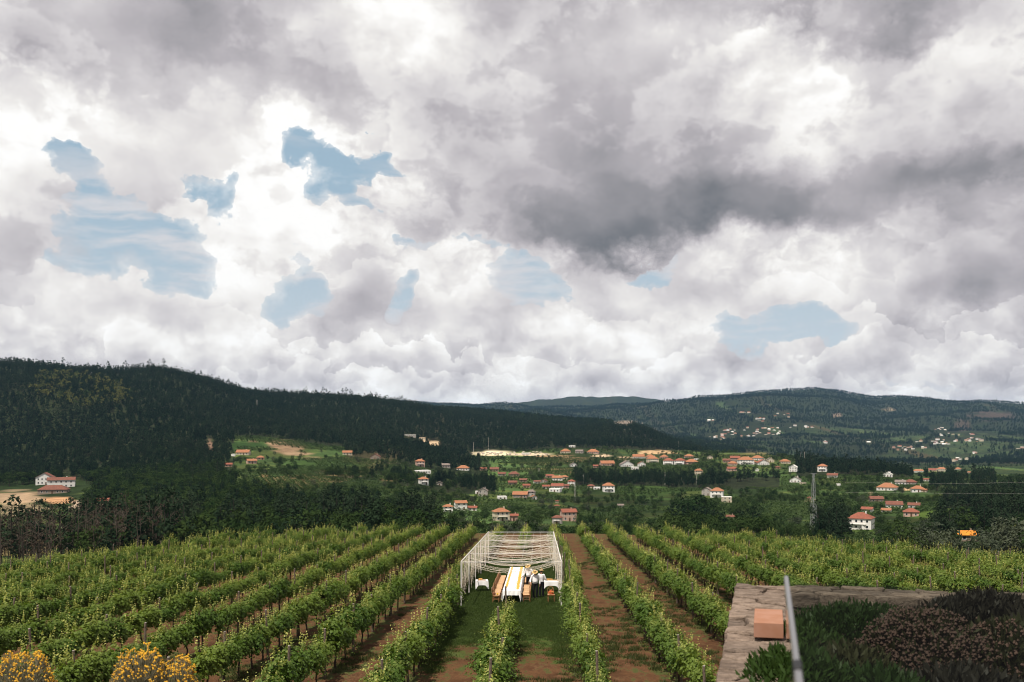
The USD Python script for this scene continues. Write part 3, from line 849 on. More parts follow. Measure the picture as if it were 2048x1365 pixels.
def tree_kind(kind, seed, lod):
    """(crown, trunk, leaf material, bark) of a tree about 10 m (oak), 14 m (pine), 18 m (gum) tall"""
    r = np.random.default_rng(seed * 17 + 3)
    if kind in ('oak', 'olive', 'fresh', 'bright'):
        h = 9.0
        B = [(r.normal(0, 1.7), r.normal(0, 1.7), r.uniform(2.6, 7.2), r.uniform(1.2, 2.3)) for _ in range(9 if lod == 0 else 5)] + [(0, 0, 5.0, 2.7)]
        c = crown(seed, B, 9.5 if lod == 0 else 3.2, 0.42 if lod == 0 else 0.80, 0.85)
        t = trunk_mesh(5.0, 0.24, [(b[0], b[1], 2.2, b[2]) for b in B[:4]], seed)
        return c, t, M[{'oak': 'oak_leaf', 'olive': 'olive_leaf', 'fresh': 'fresh_leaf', 'bright': 'bright_leaf'}[kind]], M['bark']
    if kind == 'pine':
        h = r.uniform(10.0, 12.5)
        B = []
        for k in range(13 if lod == 0 else 7):
            u = (k + 0.5) / (13 if lod == 0 else 7)
            R = 2.3 * (1 - u * 0.75)
            a = r.uniform(0, 6.28)
            B.append((math.cos(a) * R * 0.6, math.sin(a) * R * 0.6, h * (0.36 + 0.60 * u), 1.0 + R * 0.5))
        c = crown(seed, B, 9 if lod == 0 else 4.2, 0.42 if lod == 0 else 0.85, 0.75)
        t = trunk_mesh(h * 0.95, 0.22, [(b[0], b[1], b[2] - 0.8, b[2]) for b in B[::2]], seed)
        return c, t, M['pine_leaf'], M['bark']
    if kind == 'gum':
        h = r.uniform(13, 16)
        B = [(r.normal(0, 1.2), r.normal(0, 1.2), h * r.uniform(0.22, 1.0), r.uniform(1.2, 2.3)) for _ in range(12 if lod == 0 else 7)]
        c = crown(seed, B, 9 if lod == 0 else 3.6, 0.50 if lod == 0 else 0.85, 0.95)
        t = trunk_mesh(h * 0.97, 0.20, [(b[0], b[1], b[2] - 1.5, b[2]) for b in B[:6]], seed, bend=0.03)
        return c, t, M['gum_leaf'], M['pale_bark']
    if kind == 'dead':
        h = r.uniform(13, 17)
        B = [(r.normal(0, 1.1), r.normal(0, 1.1), h * r.uniform(0.25, 0.98), r.uniform(0.6, 1.4)) for _ in range(12)]
        c = crown(seed, B, 5.0, 0.26, 1.2)
        t = trunk_mesh(h, 0.15, [(b[0] * 1.2, b[1] * 1.2, b[2] - 1.2, b[2] + 0.4) for b in B], seed, bend=0.04)
        return c, t, M['dead_leaf'], M['bark']


KINDS = ['pine', 'oak', 'gum', 'fresh', 'olive', 'bright', 'dead']
KIND_WORDS = dict(pine='dark green pine tree', oak='dark rounded broadleaf tree', gum='tall slender eucalyptus tree', fresh='fresh green leafy tree', olive='grey green bushy tree', bright='yellowish green tree', dead='brown thin half-bare tree')
KIND_NAME = dict(pine='pine_tree', oak='broadleaf_tree', gum='eucalyptus_tree', fresh='leafy_tree', olive='olive_tree', bright='young_tree', dead='bare_tree')
UsdGeom.PointInstancer.Define(stage, '/World/forest')
forest_protos, proto_of = [], {}
for kd in KINDS:
    for lod in (0, 1):
        for v in range(3):
            c, t, lm, bm = tree_kind(kd, v + 1, lod)
            p = UsdGeom.Xform.Define(stage, f"/World/forest/{KIND_NAME[kd]}_{lod * 3 + v + 1:03d}")
            obj('crown', c, lm, p)
            obj('trunk', t, bm, p)
            proto_of[kd, lod, v] = len(forest_protos)
            forest_protos.append(str(p.GetPath()))


def forest_points():
    r = np.random.default_rng(23)
    out = []
    bands = [(185, 420, 5.2), (420, 800, 6.0), (800, 1500, 6.6), (1500, 2700, 7.6), (2700, 4200, 15.0), (4200, 7200, 19.0)]
    for y0, y1, step in bands:
        A = (2150 + 150) / FX * (y1 ** 2 - y0 ** 2) / 2
        n = int(A / step ** 2)
        Y = np.sqrt(r.uniform(y0 ** 2, y1 ** 2, n))
        px = r.uniform(-150, 2150, n)
        X = (px - PX0) / FX * Y
        P = np.stack([X, Y, 0 * X], -1)
        nz = meshkit.fbm(P / [220, 160, 1e9], 3, 31)
        w = wood(px, Y, nz)
        keep = r.uniform(0, 1, n) < w
        # single trees and hedges over the farmland of the valley
        farm = (~keep) & (Y < 1500) & (px > 400) & (r.uniform(0, 1, n) < np.where(meshkit.fbm(P / [70, 34, 1e9], 3, 77) > 0.53, 0.46, 0.05) * np.where(Y < 260, 0.5, 1))
        ffar = (~keep) & (Y > 2200) & (r.uniform(0, 1, n) < 0.16)
        k = keep | farm | ffar
        out.append(np.stack([px, Y, X, keep, r.uniform(0, 1, n), nz], -1)[k])
    return np.vstack(out)


FP = forest_points()

# ------------------------------------------------------------------ houses
def plaster(name, c): return principled(name, c, 0.9, 0.15, noise=(0.6, tuple(x * 0.82 for x in c), 0.45, 0.75))


WALLS = dict(white=plaster('plaster_white', (0.66, 0.64, 0.61)), cream=plaster('plaster_cream', (0.52, 0.45, 0.34)), grey=plaster('plaster_grey', (0.34, 0.31, 0.28)), stone=plaster('plaster_stone', (0.24, 0.19, 0.15)), pink=plaster('plaster_pink', (0.45, 0.30, 0.24)))


def tiles(name, a, b):
    g = Graph()
    pos = g.node('texture_coordinate', 'object')
    n = g.noise(pos, 0.9, 5.0, 0.7)
    n2 = g.noise(pos, 5.0, 2.0, 0.6)
    c = g.mix(g.step(g.add(g.mul(n, 0.7), g.mul(n2, 0.3)), 0.35, 0.65), a, b)
    wv = g.node('wave_texture', 'fac', vector=pos, scale=1.6, bands_direction='x')
    return g.build(name, surface=g.node('principled_bsdf', 'BSDF', base_color=c, roughness=0.85, specular_ior_level=0.15, normal=g.node('bump', 'normal', height=wv, strength=0.5, distance=0.08)))


ROOFS = dict(orange=tiles('tiles_orange', (0.33, 0.145, 0.072), (0.23, 0.105, 0.06)), red=tiles('tiles_red', (0.25, 0.085, 0.052), (0.17, 0.065, 0.045)), brown=tiles('tiles_brown', (0.19, 0.075, 0.05), (0.12, 0.055, 0.04)), grey=tiles('tiles_grey', (0.21, 0.17, 0.145), (0.14, 0.115, 0.10)), white=WALLS['white'], tarp=tiles('roof_amber', (0.62, 0.24, 0.03), (0.5, 0.17, 0.03)))
M['glass_dark'] = principled('glass_dark', (0.02, 0.024, 0.03), 0.15, 0.5)
M['door_wood'] = principled('door_wood', (0.09, 0.05, 0.03), 0.7, 0.2)
M['trim'] = principled('trim', (0.62, 0.60, 0.57), 0.8, 0.2)
HOUSES = []     # (px, base py, half width px, top py, Y, X, w, d)


def roof_mesh(kind, w, d, h, rise, over):
    m = MB()
    X, Yy = w / 2 + over, d / 2 + over
    z = h - 0.05
    if kind == 'hip':
        k = min(X, Yy) * 0.92
        rx = max(X - k, 0.15) if X >= Yy else 0.12
        ry = max(Yy - k, 0.12) if Yy > X else 0.0
        v = [(-X, -Yy, z), (X, -Yy, z), (X, Yy, z), (-X, Yy, z), (-rx, -ry, z + rise), (rx, ry, z + rise)]
        top = [[0, 1, 5], [0, 5, 4], [1, 2, 5], [2, 3, 4], [2, 4, 5], [3, 0, 4]]
        low = [(x, y, zz - 0.16) for x, y, zz in v[:4]]
        m.add(v + low, top + [[0, 6, 7], [0, 7, 1], [1, 7, 8], [1, 8, 2], [2, 8, 9], [2, 9, 3], [3, 9, 6], [3, 6, 0], [6, 8, 7], [6, 9, 8]])
    elif kind in ('side', 'front'):
        v = np.array([(-X, -Yy, 0), (X, -Yy, 0), (X, Yy, 0), (-X, Yy, 0), (-X, 0, rise), (X, 0, rise)], float)
        if kind == 'front':
            v = np.array([(-X, -Yy, 0), (-X, Yy, 0), (X, Yy, 0), (X, -Yy, 0), (0, -Yy, rise), (0, Yy, rise)], float)
        v[:, 2] += z
        lo = v - [0, 0, 0.18]
        f = [[0, 1, 5], [0, 5, 4], [2, 3, 4], [2, 4, 5]] if kind == 'side' else [[1, 0, 4], [1, 4, 5], [3, 2, 5], [3, 5, 4]]
        f2 = [[a + 6, c + 6, b + 6] for a, b, c in f]
        rim = [(0, 1), (2, 3)] if kind == 'side' else [(0, 1), (2, 3)]
        ends = [(0, 4), (4, 3), (1, 5), (5, 2)] if kind == 'side' else [(0, 4), (4, 3), (1, 5), (5, 2)]
        sides = []
        for a, b in rim + ends:
            sides += [[a, a + 6, b + 6], [a, b + 6, b]]
        m.add(np.vstack([v, lo]), f + f2 + sides)
    else:
        m.box(-X + over * .5, X - over * .5, -Yy + over * .5, Yy - over * .5, h - 0.02, h + 0.28)
    return m


def house(px, py, wpx, kind, wall, roof, st, label, group=None, cat='house', rz=None, Y=None, detail=True, depth=0.8, name='house', ymin=160):
    r = np.random.default_rng(int(px * 13 + py * 7))
    Y = stand_at(px, py, ymin) if Y is None else Y
    X = (px - PX0) / FX * Y
    w = wpx * Y / FX
    d = max(3.0, min(12.0, w * depth))
    hs = 2.9
    h = min(st * hs, max(1.9, w * 0.30 * st + 0.3))
    rise = {'hip': 0.24, 'side': 0.21, 'front': 0.30}.get(kind, 0) * min(w, 1.3 * d)
    Yc = Y + d / 2
    Xc = (px - PX0) / FX * Yc
    Z = EYE - (py - PY0) * Y / FX
    rz = r.uniform(-0.28, 0.28) - math.atan2(Xc, Yc) if rz is None else rz
    t = thing(name, label, cat, (Xc, Yc, Z), rz, group)
    b = MB()
    over = 0.45 if kind != 'flat' else 0.1
    wm = WALLS[wall]
    b.box(-w / 2, w / 2, -d / 2, d / 2, -4.0, h)
    if kind == 'front':      # gable wall
        for y in (-d / 2, d / 2):
            s = 1 if y > 0 else -1
            v = [(-w / 2, y, h), (w / 2, y, h), (0, y, h + rise * 0.93), (-w / 2, y - s * 0.3, h), (w / 2, y - s * 0.3, h), (0, y - s * 0.3, h + rise * 0.93)]
            f = [[0, 1, 2], [3, 5, 4], [0, 3, 4], [0, 4, 1], [1, 4, 5], [1, 5, 2], [2, 5, 3], [2, 3, 0]]
            b.add(v, f if s < 0 else [q[::-1] for q in f])
    if kind == 'side':
        for x in (-w / 2, w / 2):
            s = 1 if x > 0 else -1
            v = [(x, -d / 2, h), (x, d / 2, h), (x, 0, h + rise * 0.93), (x - s * 0.3, -d / 2, h), (x - s * 0.3, d / 2, h), (x - s * 0.3, 0, h + rise * 0.93)]
            f = [[0, 1, 2], [3, 5, 4], [0, 3, 4], [0, 4, 1], [1, 4, 5], [1, 5, 2], [2, 5, 3], [2, 3, 0]]
            b.add(v, f)
    obj('wall', b, wm, t)
    rf = obj('roof', roof_mesh(kind, w, d, h, rise, over), ROOFS[roof], t)
    if detail:
        if kind != 'flat' and wpx >= 15 and r.uniform() < 0.7:
            c = MB()
            c.box(w * .18, w * .18 + 0.6, 0.1, 0.7, h + 0.2, h + rise + 0.55)
            obj('chimney', c, wm, rf)
        nw = 0 if wpx < 9 else max(1, min(5, int(w / 2.6)))
        for s in range(st):
            for k in range(nw):
                xx = (k + 0.5) / nw * w * 0.9 - w * 0.45
                z0 = s * min(hs, h / st) + min(0.95, h * 0.3)
                if z0 + 1.2 > h + 0.4:
                    continue
                if s == 0 and k == nw // 2:
                    q = MB(); q.box(xx - 0.5, xx + 0.5, -d / 2 - 0.03, -d / 2 + 0.05, 0.0, min(2.05, h * 0.75))
                    obj('door', q, M['door_wood'], t)
                    continue
                q = MB(); q.box(xx - 0.48, xx + 0.48, -d / 2 - 0.025, -d / 2 + 0.05, z0, z0 + min(1.15, h / st * 0.42))
                wn = obj('window', q, M['glass_dark'], t)
                if wpx >= 17:
                    e = MB()
                    e.box(xx - 0.62, xx + 0.62, -d / 2 - 0.07, -d / 2 + 0.04, z0 - 0.12, z0 - 0.003)
                    e.box(xx - 0.62, xx - 0.483, -d / 2 - 0.05, -d / 2 + 0.04, z0, z0 + min(1.15, h / st * 0.42))
                    e.box(xx + 0.483, xx + 0.62, -d / 2 - 0.05, -d / 2 + 0.04, z0, z0 + min(1.15, h / st * 0.42))
                    obj('frame', e, M['trim'], wn)
            for k in range(max(0, min(3, int(d / 3.5)))):
                yy = (k + 0.5) / max(1, min(3, int(d / 3.5))) * d * 0.9 - d * 0.45
                z0 = s * min(hs, h / st) + min(0.95, h * 0.3)
                if z0 + 1.2 > h + 0.4:
                    continue
                q = MB()
                side = -1 if Xc > 0 else 1
                q.box(min(side * (w / 2 - 0.05), side * (w / 2 + 0.025)), max(side * (w / 2 - 0.05), side * (w / 2 + 0.025)), yy - 0.45, yy + 0.45, z0, z0 + min(1.15, h / st * 0.42))
                obj('window', q, M['glass_dark'], t)
        if st > 1 and wpx > 16 and kind == 'hip':
            q = MB()
            q.box(-w * 0.3, w * 0.3, -d / 2 - 1.0, -d / 2 - 0.003, h / 2 - 0.14, h / 2)
            for k in range(9):
                xx = -w * 0.3 + 0.04 + k * (w * 0.6 - 0.08) / 8
                q.box(xx - 0.03, xx + 0.03, -d / 2 - 0.98, -d / 2 - 0.92, h / 2 + 0.003, h / 2 + 0.75)
            q.box(-w * 0.3, w * 0.3, -d / 2 - 1.0, -d / 2 - 0.9, h / 2 + 0.753, h / 2 + 0.83)
            obj('balcony', q, M['trim'], t)
    HOUSES.append((px, py, wpx / 2, PY0 + FX * (EYE - Z - h - rise * 0.7) / Y, Y, Xc, w, d, Yc))
    return t


NUM = ['leftmost', 'second', 'third', 'fourth', 'fifth', 'sixth', 'seventh', 'eighth', 'ninth', 'tenth', 'eleventh', 'twelfth', 'thirteenth', 'fourteenth', 'fifteenth', 'sixteenth', 'seventeenth', 'eighteenth', 'nineteenth', 'twentieth', 'twenty-first', 'twenty-second', 'twenty-third', 'twenty-fourth', 'twenty-fifth', 'twenty-sixth']
ROOF_WORD = {'hip': 'hipped', 'side': 'pitched', 'front': 'gabled', 'flat': 'flat'}
PLACES = {
    'on the farm slope under the hill': '487,911,25,side,cream,orange,1 467,913,8,flat,white,white,1 521,920,14,hip,pink,orange,1 503,928,18,side,pink,orange,1 457,934,14,side,pink,red,1 695,911,19,side,cream,orange,1 751,919,19,front,stone,brown,1',
    'on the slope left of the village': '820,874,24,flat,grey,white,1 845,879,12,flat,cream,orange,1 840,934,18,hip,pink,orange,2 845,948,29,flat,white,white,1 891,936,17,side,grey,grey,1 926.5,942,24,hip,white,orange,1 847,970,18,hip,white,orange,2 879,971,11,front,grey,grey,1 967,942,13,side,pink,red,1 989,944,17,side,pink,brown,1',
    'in the village above the pergola': '1004,953,15,side,grey,brown,1 1028,954,20,hip,pink,brown,1 1025,971,17,side,stone,brown,1 1047,965,14,side,stone,brown,1 1053,976,14,side,pink,red,1 1074,968,13,side,white,brown,1 1088,966,12,front,grey,brown,1 1099,957,15,side,pink,red,1 1115,962,20,side,white,orange,1 1129,959,14,hip,cream,orange,1 1092,978,14,side,white,red,1 1115,979,24,side,white,red,1 1130,977,15,side,pink,brown,1 1143,972,14,hip,white,red,2 1111,985,22,flat,white,white,1 966,994,19,front,grey,grey,2 955,988,9,flat,white,white,1 1004,1000,18,flat,white,white,1 1041,997,29,side,stone,orange,1 1062,994,16,hip,grey,grey,2 1068,999,11,front,white,orange,1 1114,1007,6,hip,cream,red,2 1114,1017,9,hip,stone,red,1',
    'just beyond the vineyard end': '921,1021,23,side,white,orange,2 896,1026,19,hip,white,orange,2 945,1022,17,side,white,red,1 1002,1043,30,hip,cream,orange,2 1027,1043,17,side,pink,red,2 1114.5,1048,19,hip,grey,brown,2 1136.5,1043,29,side,pink,red,2',
    'in the hamlet on the middle ridge': '1051,911,14,flat,white,white,1 1144,895,12,flat,white,white,1 1131,907,20,hip,cream,orange,1 1159,907,15,side,grey,grey,1 1186,908,23,hip,pink,orange,1 1147,934,13,front,white,grey,1 1214,932,27,side,pink,orange,1 1192,936,11,side,pink,red,1 1253,934,25,front,white,grey,1 1283,933,16,front,white,orange,1 1270,940,15,flat,white,white,1 1277,918,23,side,white,orange,1 1300,918,18,hip,cream,orange,1 1305,927,22,hip,cream,orange,2 1328,918,15,hip,pink,orange,1 1337,931,20,hip,white,red,2 1360,931,20,hip,white,red,2 1383,929,24,hip,pink,orange,1 1378,917,17,hip,pink,orange,1 1393,922,10,flat,white,white,1 1420,919,12,front,cream,grey,1',
    'along the crest with the tilled field': '1454,926,16,side,stone,brown,1 1470,926,19,side,stone,red,2 1491,930,30,hip,white,orange,2 1505,929,16,hip,cream,orange,1 1515,921,21,hip,white,orange,1 1525,931,23,front,white,red,1 1540,925,15,front,cream,grey,1 1570,928,19,hip,cream,orange,1 1465,932,18,hip,pink,orange,1 1463,943,18,side,pink,red,1 1514,943,7,front,white,white,1 1555.5,938,9,hip,pink,brown,1',
    'among the terraces under the crest': '1587,945,16,front,white,white,2 1645,944,18,hip,white,orange,2 1665,957,20,side,white,brown,1 1591,966,21,front,white,grey,1 1606,970,12,flat,cream,grey,1 1677,973,8,flat,white,white,1 1397,951,15,hip,cream,orange,2 1619,1001,8,front,pink,red,1',
    'behind the tall dark trees': '1217,985,23,hip,white,orange,2 1194,980,13,flat,white,white,1 1182,977,14,hip,cream,brown,1 1241,1016,12,side,white,grey,1 1414,992,18,front,grey,grey,2 1434,996,25,hip,white,orange,2 1453,1007,19,flat,cream,white,2 1461,1040,16,side,pink,brown,1',
    'on the terraces at right': '1735,1026,21,side,white,red,1 1776,955,17,front,white,white,1 1837,945,22,hip,white,orange,1 1865,943,16,side,pink,red,1 1883,944,18,hip,cream,orange,2 1916,941,12,hip,cream,orange,1 1938,947,7,hip,pink,orange,1 1852,963,11,side,white,red,1 1801,971,20,side,white,grey,1 1821,971,22,hip,grey,brown,1 1775,982,37,hip,white,orange,1 1835.5,985,25,hip,white,orange,1 1849,985,11,side,cream,orange,1 1752,1006,25,side,stone,brown,1 1788,1018,31,side,white,brown,1 1828,1018,22,side,white,brown,1 1773,1027,18,side,white,orange,1 1822,1034,29,hip,pink,red,1'}
for place, text in PLACES.items():
    rows = []
    for rec in text.split():
        a = rec.split(',')
        rows.append((float(a[0]), float(a[1]), float(a[2]), a[3], a[4], a[5], int(a[6])))
    rows.sort()
    for k, (px, py, w, kd, wl, rf, st) in enumerate(rows):
        house(px, py, w, kd, wl, rf, st, f'{wl} house, {ROOF_WORD[kd]} {rf} roof, {NUM[k]}{" from left" if k else ""} {place}', group='houses ' + place)
# the larger ones, told apart by their looks
house(91, 970, 31, 'front', 'white', 'brown', 2, 'gabled end block of the white house in the woods at far left', rz=0.25)
house(123, 976, 50, 'side', 'white', 'brown', 2, 'long white wing with brown roof in the woods at far left', rz=0.38, depth=0.4, name='villa')
house(108, 988, 54, 'hip', 'stone', 'brown', 1, 'low outbuilding with wide brown roof below the long white wing', rz=0.2, depth=0.5)
house(206, 1010, 24, 'side', 'pink', 'red', 1, 'small shed with bright red tiles among the trees at left', rz=0.1)
hm = house(1721.6, 1060, 47, 'hip', 'white', 'red', 2, 'large white house with broad hipped red roof right of the lattice pylon', rz=-0.5, depth=0.85)
house(1933, 1083, 37, 'side', 'stone', 'tarp', 1, 'low shed with bright amber roof among the bushes at right edge', rz=-0.15, depth=0.9, ymin=190)
st_ = MB()
for k in range(9):
    st_.box(1.5 + k * 0.32, 1.5 + k * 0.32 + 0.32, -5.9, -4.9, -1.0, 2.6 - k * 0.3)
obj('outside_stair', st_, M['trim'], hm)
# villages across the valley
FAR = {'of the far mountain village': [(1443, 1470, 859, 874, 14), (1483, 1560, 857, 876, 30), (1416, 1450, 873, 880, 9)],
       'high on the far mountain': [(1512, 1532, 836, 845, 6), (1550, 1577, 829, 836, 5), (1478, 1498, 823, 829, 4), (1415, 1427, 842, 843, 2), (1575, 1645, 852, 857, 8)],
       'of the far right village': [(1862, 1898, 856, 863, 7), (1864, 1915, 881, 891, 15), (1925, 1966, 877, 886, 12)],
       'on the far right slope': [(1785, 1826, 895, 903, 9), (1845, 1855, 896, 898, 2), (1905, 1935, 915, 924, 6), (1945, 1965, 905, 910, 5), (2035, 2046, 896, 900, 2), (1650, 1660, 885, 888, 2), (1735, 1740, 885, 887, 1), (1830, 1845, 884, 886, 2), (1880, 1990, 868, 872, 7)]}
rf_ = np.random.default_rng(5)
FAR_CLEAR = []
for place, boxes in FAR.items():
    for x0, x1, y0, y1, n in boxes:
        bx = ['left', 'middle', 'right', 'low left', 'low right', 'upper', 'outer', 'upper right', 'far right'][boxes.index((x0, x1, y0, y1, n))]
        FAR_CLEAR.append(((x0 + x1) / 2, (y0 + y1) / 2, (x1 - x0) / 2 + 6, (y1 - y0) / 2 + 4))
        for k, px in enumerate(sorted(rf_.uniform(x0, x1, n))):
            py = rf_.uniform(y0, y1)
            wl = rf_.choice(['white', 'white', 'white', 'cream', 'pink'])
            house(px, py, rf_.uniform(3.0, 7.5), rf_.choice(['side', 'front', 'flat', 'hip']), wl, rf_.choice(['orange', 'red', 'brown', 'white', 'grey']), rf_.choice([1, 2]), f'tiny pale house, {NUM[min(k, 25)]}{" from left" if k else ""}, {bx} cluster {place}', group='houses ' + place, detail=False, name='far_house')

# ------------------------------------------------------------------ planting the woods
def plant():
    r = np.random.default_rng(77)
    px, Y, X, woody, u, nz = FP.T
    Z = ground(X, Y)
    py = py_of(Y, Z)
    kind = np.zeros(len(px), int)
    P = np.stack([X, Y, 0 * X], -1)
    stand = meshkit.fbm(P / [120, 120, 1e9], 3, 8)
    w = woody > 0.5
    K = {k: i for i, k in enumerate(KINDS)}

    def pick(mask, probs):
        names, p = zip(*probs)
        c = np.cumsum(p) / sum(p)
        kind[mask] = np.array([K[n] for n in names])[np.searchsorted(c, np.clip(u[mask] * 0.6 + stand[mask] * 0.8 - 0.2, 0, 0.9999))]
    pick(w, [('pine', .62), ('gum', .35), ('oak', .03)])
    pick(w & (Y < 820) & (px < 910), [('pine', .3), ('oak', .55), ('gum', .15)])
    pick(w & (px > 1840) & (Y > 300) & (Y < 740), [('pine', .45), ('gum', .35), ('oak', .2)])
    pick(w & (px > 1780) & (Y < 320), [('olive', .5), ('oak', .5)])
    pick(w & (px > 1150) & (px < 1560) & (Y < 720), [('oak', .7), ('pine', .3)])
    pick(~w & (Y < 2300), [('fresh', .45), ('oak', .35), ('olive', .2)])
    pick(w & (Y > 2300), [('pine', .7), ('oak', .3)])
    lit = (np.hypot((px - 160 - 0.9 * (py - 780)) / 95, (py - 783) / 34) < 1.15 * r.uniform(0, 1, len(px)) ** 0.7) & (np.hypot((px - 160 - 0.9 * (py - 780)) / 95, (py - 783) / 34) < 1.1) & (Y > 900) & (Y < 1700)
    lit = (~lit) & (np.hypot((px - 160 - 0.9 * (py - 780)) / 95, (py - 783) / 34) < 1.1 * r.uniform(0.72, 1, len(px))) & (Y > 900) & (Y < 1700)
    kind[lit & (u < 0.85)] = K['bright']  # sunlit patch of the hillside, put into the leaf colour
    kind[lit & (u >= 0.85)] = K['fresh']
    s = r.uniform(0.72, 1.22, len(px))
    s = np.where(~w & (Y < 2300), s * 0.62, s)
    s = np.where((kind == K['pine']) | (kind == K['gum']), s * 0.82, s)
    s = np.where(Y > 2300, s * 1.35, s)
    s = np.where(Y > 4200, s * 1.15, s)
    H = np.array([{'pine': 12, 'oak': 9.5, 'gum': 15, 'fresh': 9, 'olive': 9, 'bright': 9, 'dead': 15}[k] for k in KINDS])[kind] * s
    R = np.array([{'pine': 2.6, 'oak': 4, 'gum': 2.8, 'fresh': 4, 'olive': 4, 'bright': 4, 'dead': 2}[k] for k in KINDS])[kind] * s
    top = py_of(Y, Z + H)
    keep = Y > row_end(px) + 45
    for hx, hy, hw, ht, hY, hX, ww, dd, hYc in HOUSES:
        hit = (np.abs(X - hX) < ww / 2 + 2.5) & (np.abs(Y - hYc) < dd / 2 + 3.5)
        hit |= (Y < hY) & (np.abs(px - hx) < hw * 0.9 + R * 0.8 * FX / Y) & (top < hy - 0.33 * (hy - ht)) & (py > ht)
        keep &= ~hit
    for cx, cy, rx, ry in [(18, 996, 62, 13), (120, 975, 50, 10), (185, 1052, 50, 7), (985, 907, 50, 6), (1060, 909, 50, 4), (575, 897, 36, 14), (625, 917, 24, 4), (1312, 905, 42, 5), (1150, 920, 30, 6), (1560, 1022, 60, 14), (1900, 1030, 60, 10), (1500, 913, 55, 6), (1250, 850, 26, 8), (490, 893, 34, 8), (650, 930, 60, 9), (1010, 1010, 60, 10), (1290, 985, 60, 12), (1520, 975, 70, 12), (420, 893, 9, 14), (1985, 832, 40, 7), (1742, 995, 6, 8), (868, 888, 12, 5)] + FAR_CLEAR:
        keep &= ~((np.hypot((px - cx) / rx, (py - cy) / ry) < 1) & (Y > 300))
        if Y.max() > 0 and cy > 880:
            keep &= ~((np.abs(px - cx) < rx * 0.85) & (top < cy - ry * 0.2) & (py > cy) & (Y < 1600) & (Y > 420))
    rows = np.stack([X, Y, Z, r.uniform(0, 6.28, len(px)), s, s * r.uniform(0.9, 1.1, len(px)), s * r.uniform(0.92, 1.15, len(px)), kind, px, top], -1)[keep]
    # bare brown trees on the slope below the left side of the vineyard
    extra = []
    for k in range(270):
        a, b = r.uniform(-60, 345), r.uniform(205, 345)
        if r.uniform() < 0.25 and a < 170:
            continue
        x = (a - PX0) / FX * b
        z = float(ground(x, b))
        kd = r.choice(['dead', 'dead', 'dead', 'gum'])
        sc = r.uniform(0.65, 1.05)
        extra.append((x, b, z, r.uniform(0, 6.28), sc, sc, sc, K[kd], a, py_of(b, z + 15 * sc)))
    # single big trees of the valley that stand out
    for a, tp, bs, kd, sc in [(1375, 985, 1052, 'oak', 1), (1395, 975, 1050, 'oak', 1), (1418, 992, 1050, 'oak', 1), (1480, 1000, 1045, 'oak', 1), (1505, 1003, 1045, 'oak', 1), (1245, 1020, 1050, 'oak', 1), (1270, 1018, 1050, 'oak', 1), (1325, 900, 912, 'oak', 1), (1345, 900, 912, 'oak', 1), (1433, 903, 920, 'oak', 1), (520, 896, 909, 'oak', 1), (1660, 1005, 1055, 'oak', 1), (1685, 1012, 1056, 'oak', 1), (1262, 965, 985, 'oak', 1), (1285, 968, 986, 'oak', 1), (1035, 1035, 1052, 'oak', 1), (1760, 1030, 1052, 'pine', 1), (1855, 1030, 1075, 'olive', 1), (1835, 1045, 1085, 'olive', 1), (1880, 1035, 1088, 'olive', 1), (1910, 1012, 1080, 'oak', 1), (1955, 1022, 1085, 'oak', 1), (1985, 1030, 1085, 'olive', 1), (2005, 1045, 1090, 'oak', 1), (2035, 1025, 1095, 'oak', 1), (2045, 1050, 1100, 'bright', 1), (1780, 1065, 1085, 'olive', 1), (1815, 1048, 1078, 'oak', 1), (1930, 1048, 1072, 'olive', 1), (1922, 1077, 1108, 'olive', 1), (1946, 1079, 1108, 'oak', 1), (1060, 1042, 1056, 'fresh', 1), (1165, 1030, 1050, 'oak', 1), (870, 1025, 1050, 'oak', 1), (985, 1030, 1048, 'oak', 1)]:
        b = stand_at(a, bs)
        x = (a - PX0) / FX * b
        z = float(ground(x, b))
        hh = (bs - tp) * b / FX
        sc = hh / {'oak': 8.6, 'olive': 8.6, 'pine': 14, 'fresh': 8.6, 'bright': 8.6}[kd]
        extra.append((x, b, z, r.uniform(0, 6.28), sc, sc, sc, K[kd], a, tp))
    n0 = len(extra)
    for k in range(64):
        a = r.choice([r.uniform(180, 330), r.uniform(560, 860), r.uniform(0, 950), r.uniform(300, 480)], p=[.15, .45, .25, .15])
        Yr = np.linspace(1250, 2600, 200)
        yr = py_of(Yr, ground((a - PX0) / FX * Yr, Yr))
        b = Yr[np.argmin(yr)] + r.uniform(-30, 10)
        x = (a - PX0) / FX * b
        z = float(ground(x, b))
        kd = r.choice(['gum', 'gum', 'pine', 'oak'])
        sc = r.uniform(1.0, 1.55)
        extra.append((x, b, z, r.uniform(0, 6.28), sc * 0.8, sc * 0.8, sc, K[kd], a, py_of(b, z + 13 * sc)))
    global SKYLINE
    SKYLINE = len(extra) - n0
    return np.vstack([rows, np.array(extra)])


TREES = plant()
_edge_line = PchipInterpolator(_EDGE_X, _EDGE_Y)
score = np.where((TREES[:, 9] < _edge_line(np.clip(TREES[:, 8], -900, 3100)) - 3) & (TREES[:, 8] > -20) & (TREES[:, 8] < 2068), 1 / TREES[:, 1], 0)
score[len(TREES) - SKYLINE:] = 1.0
order = np.argsort(-score)
single = order[:300]
mass = order[300:]


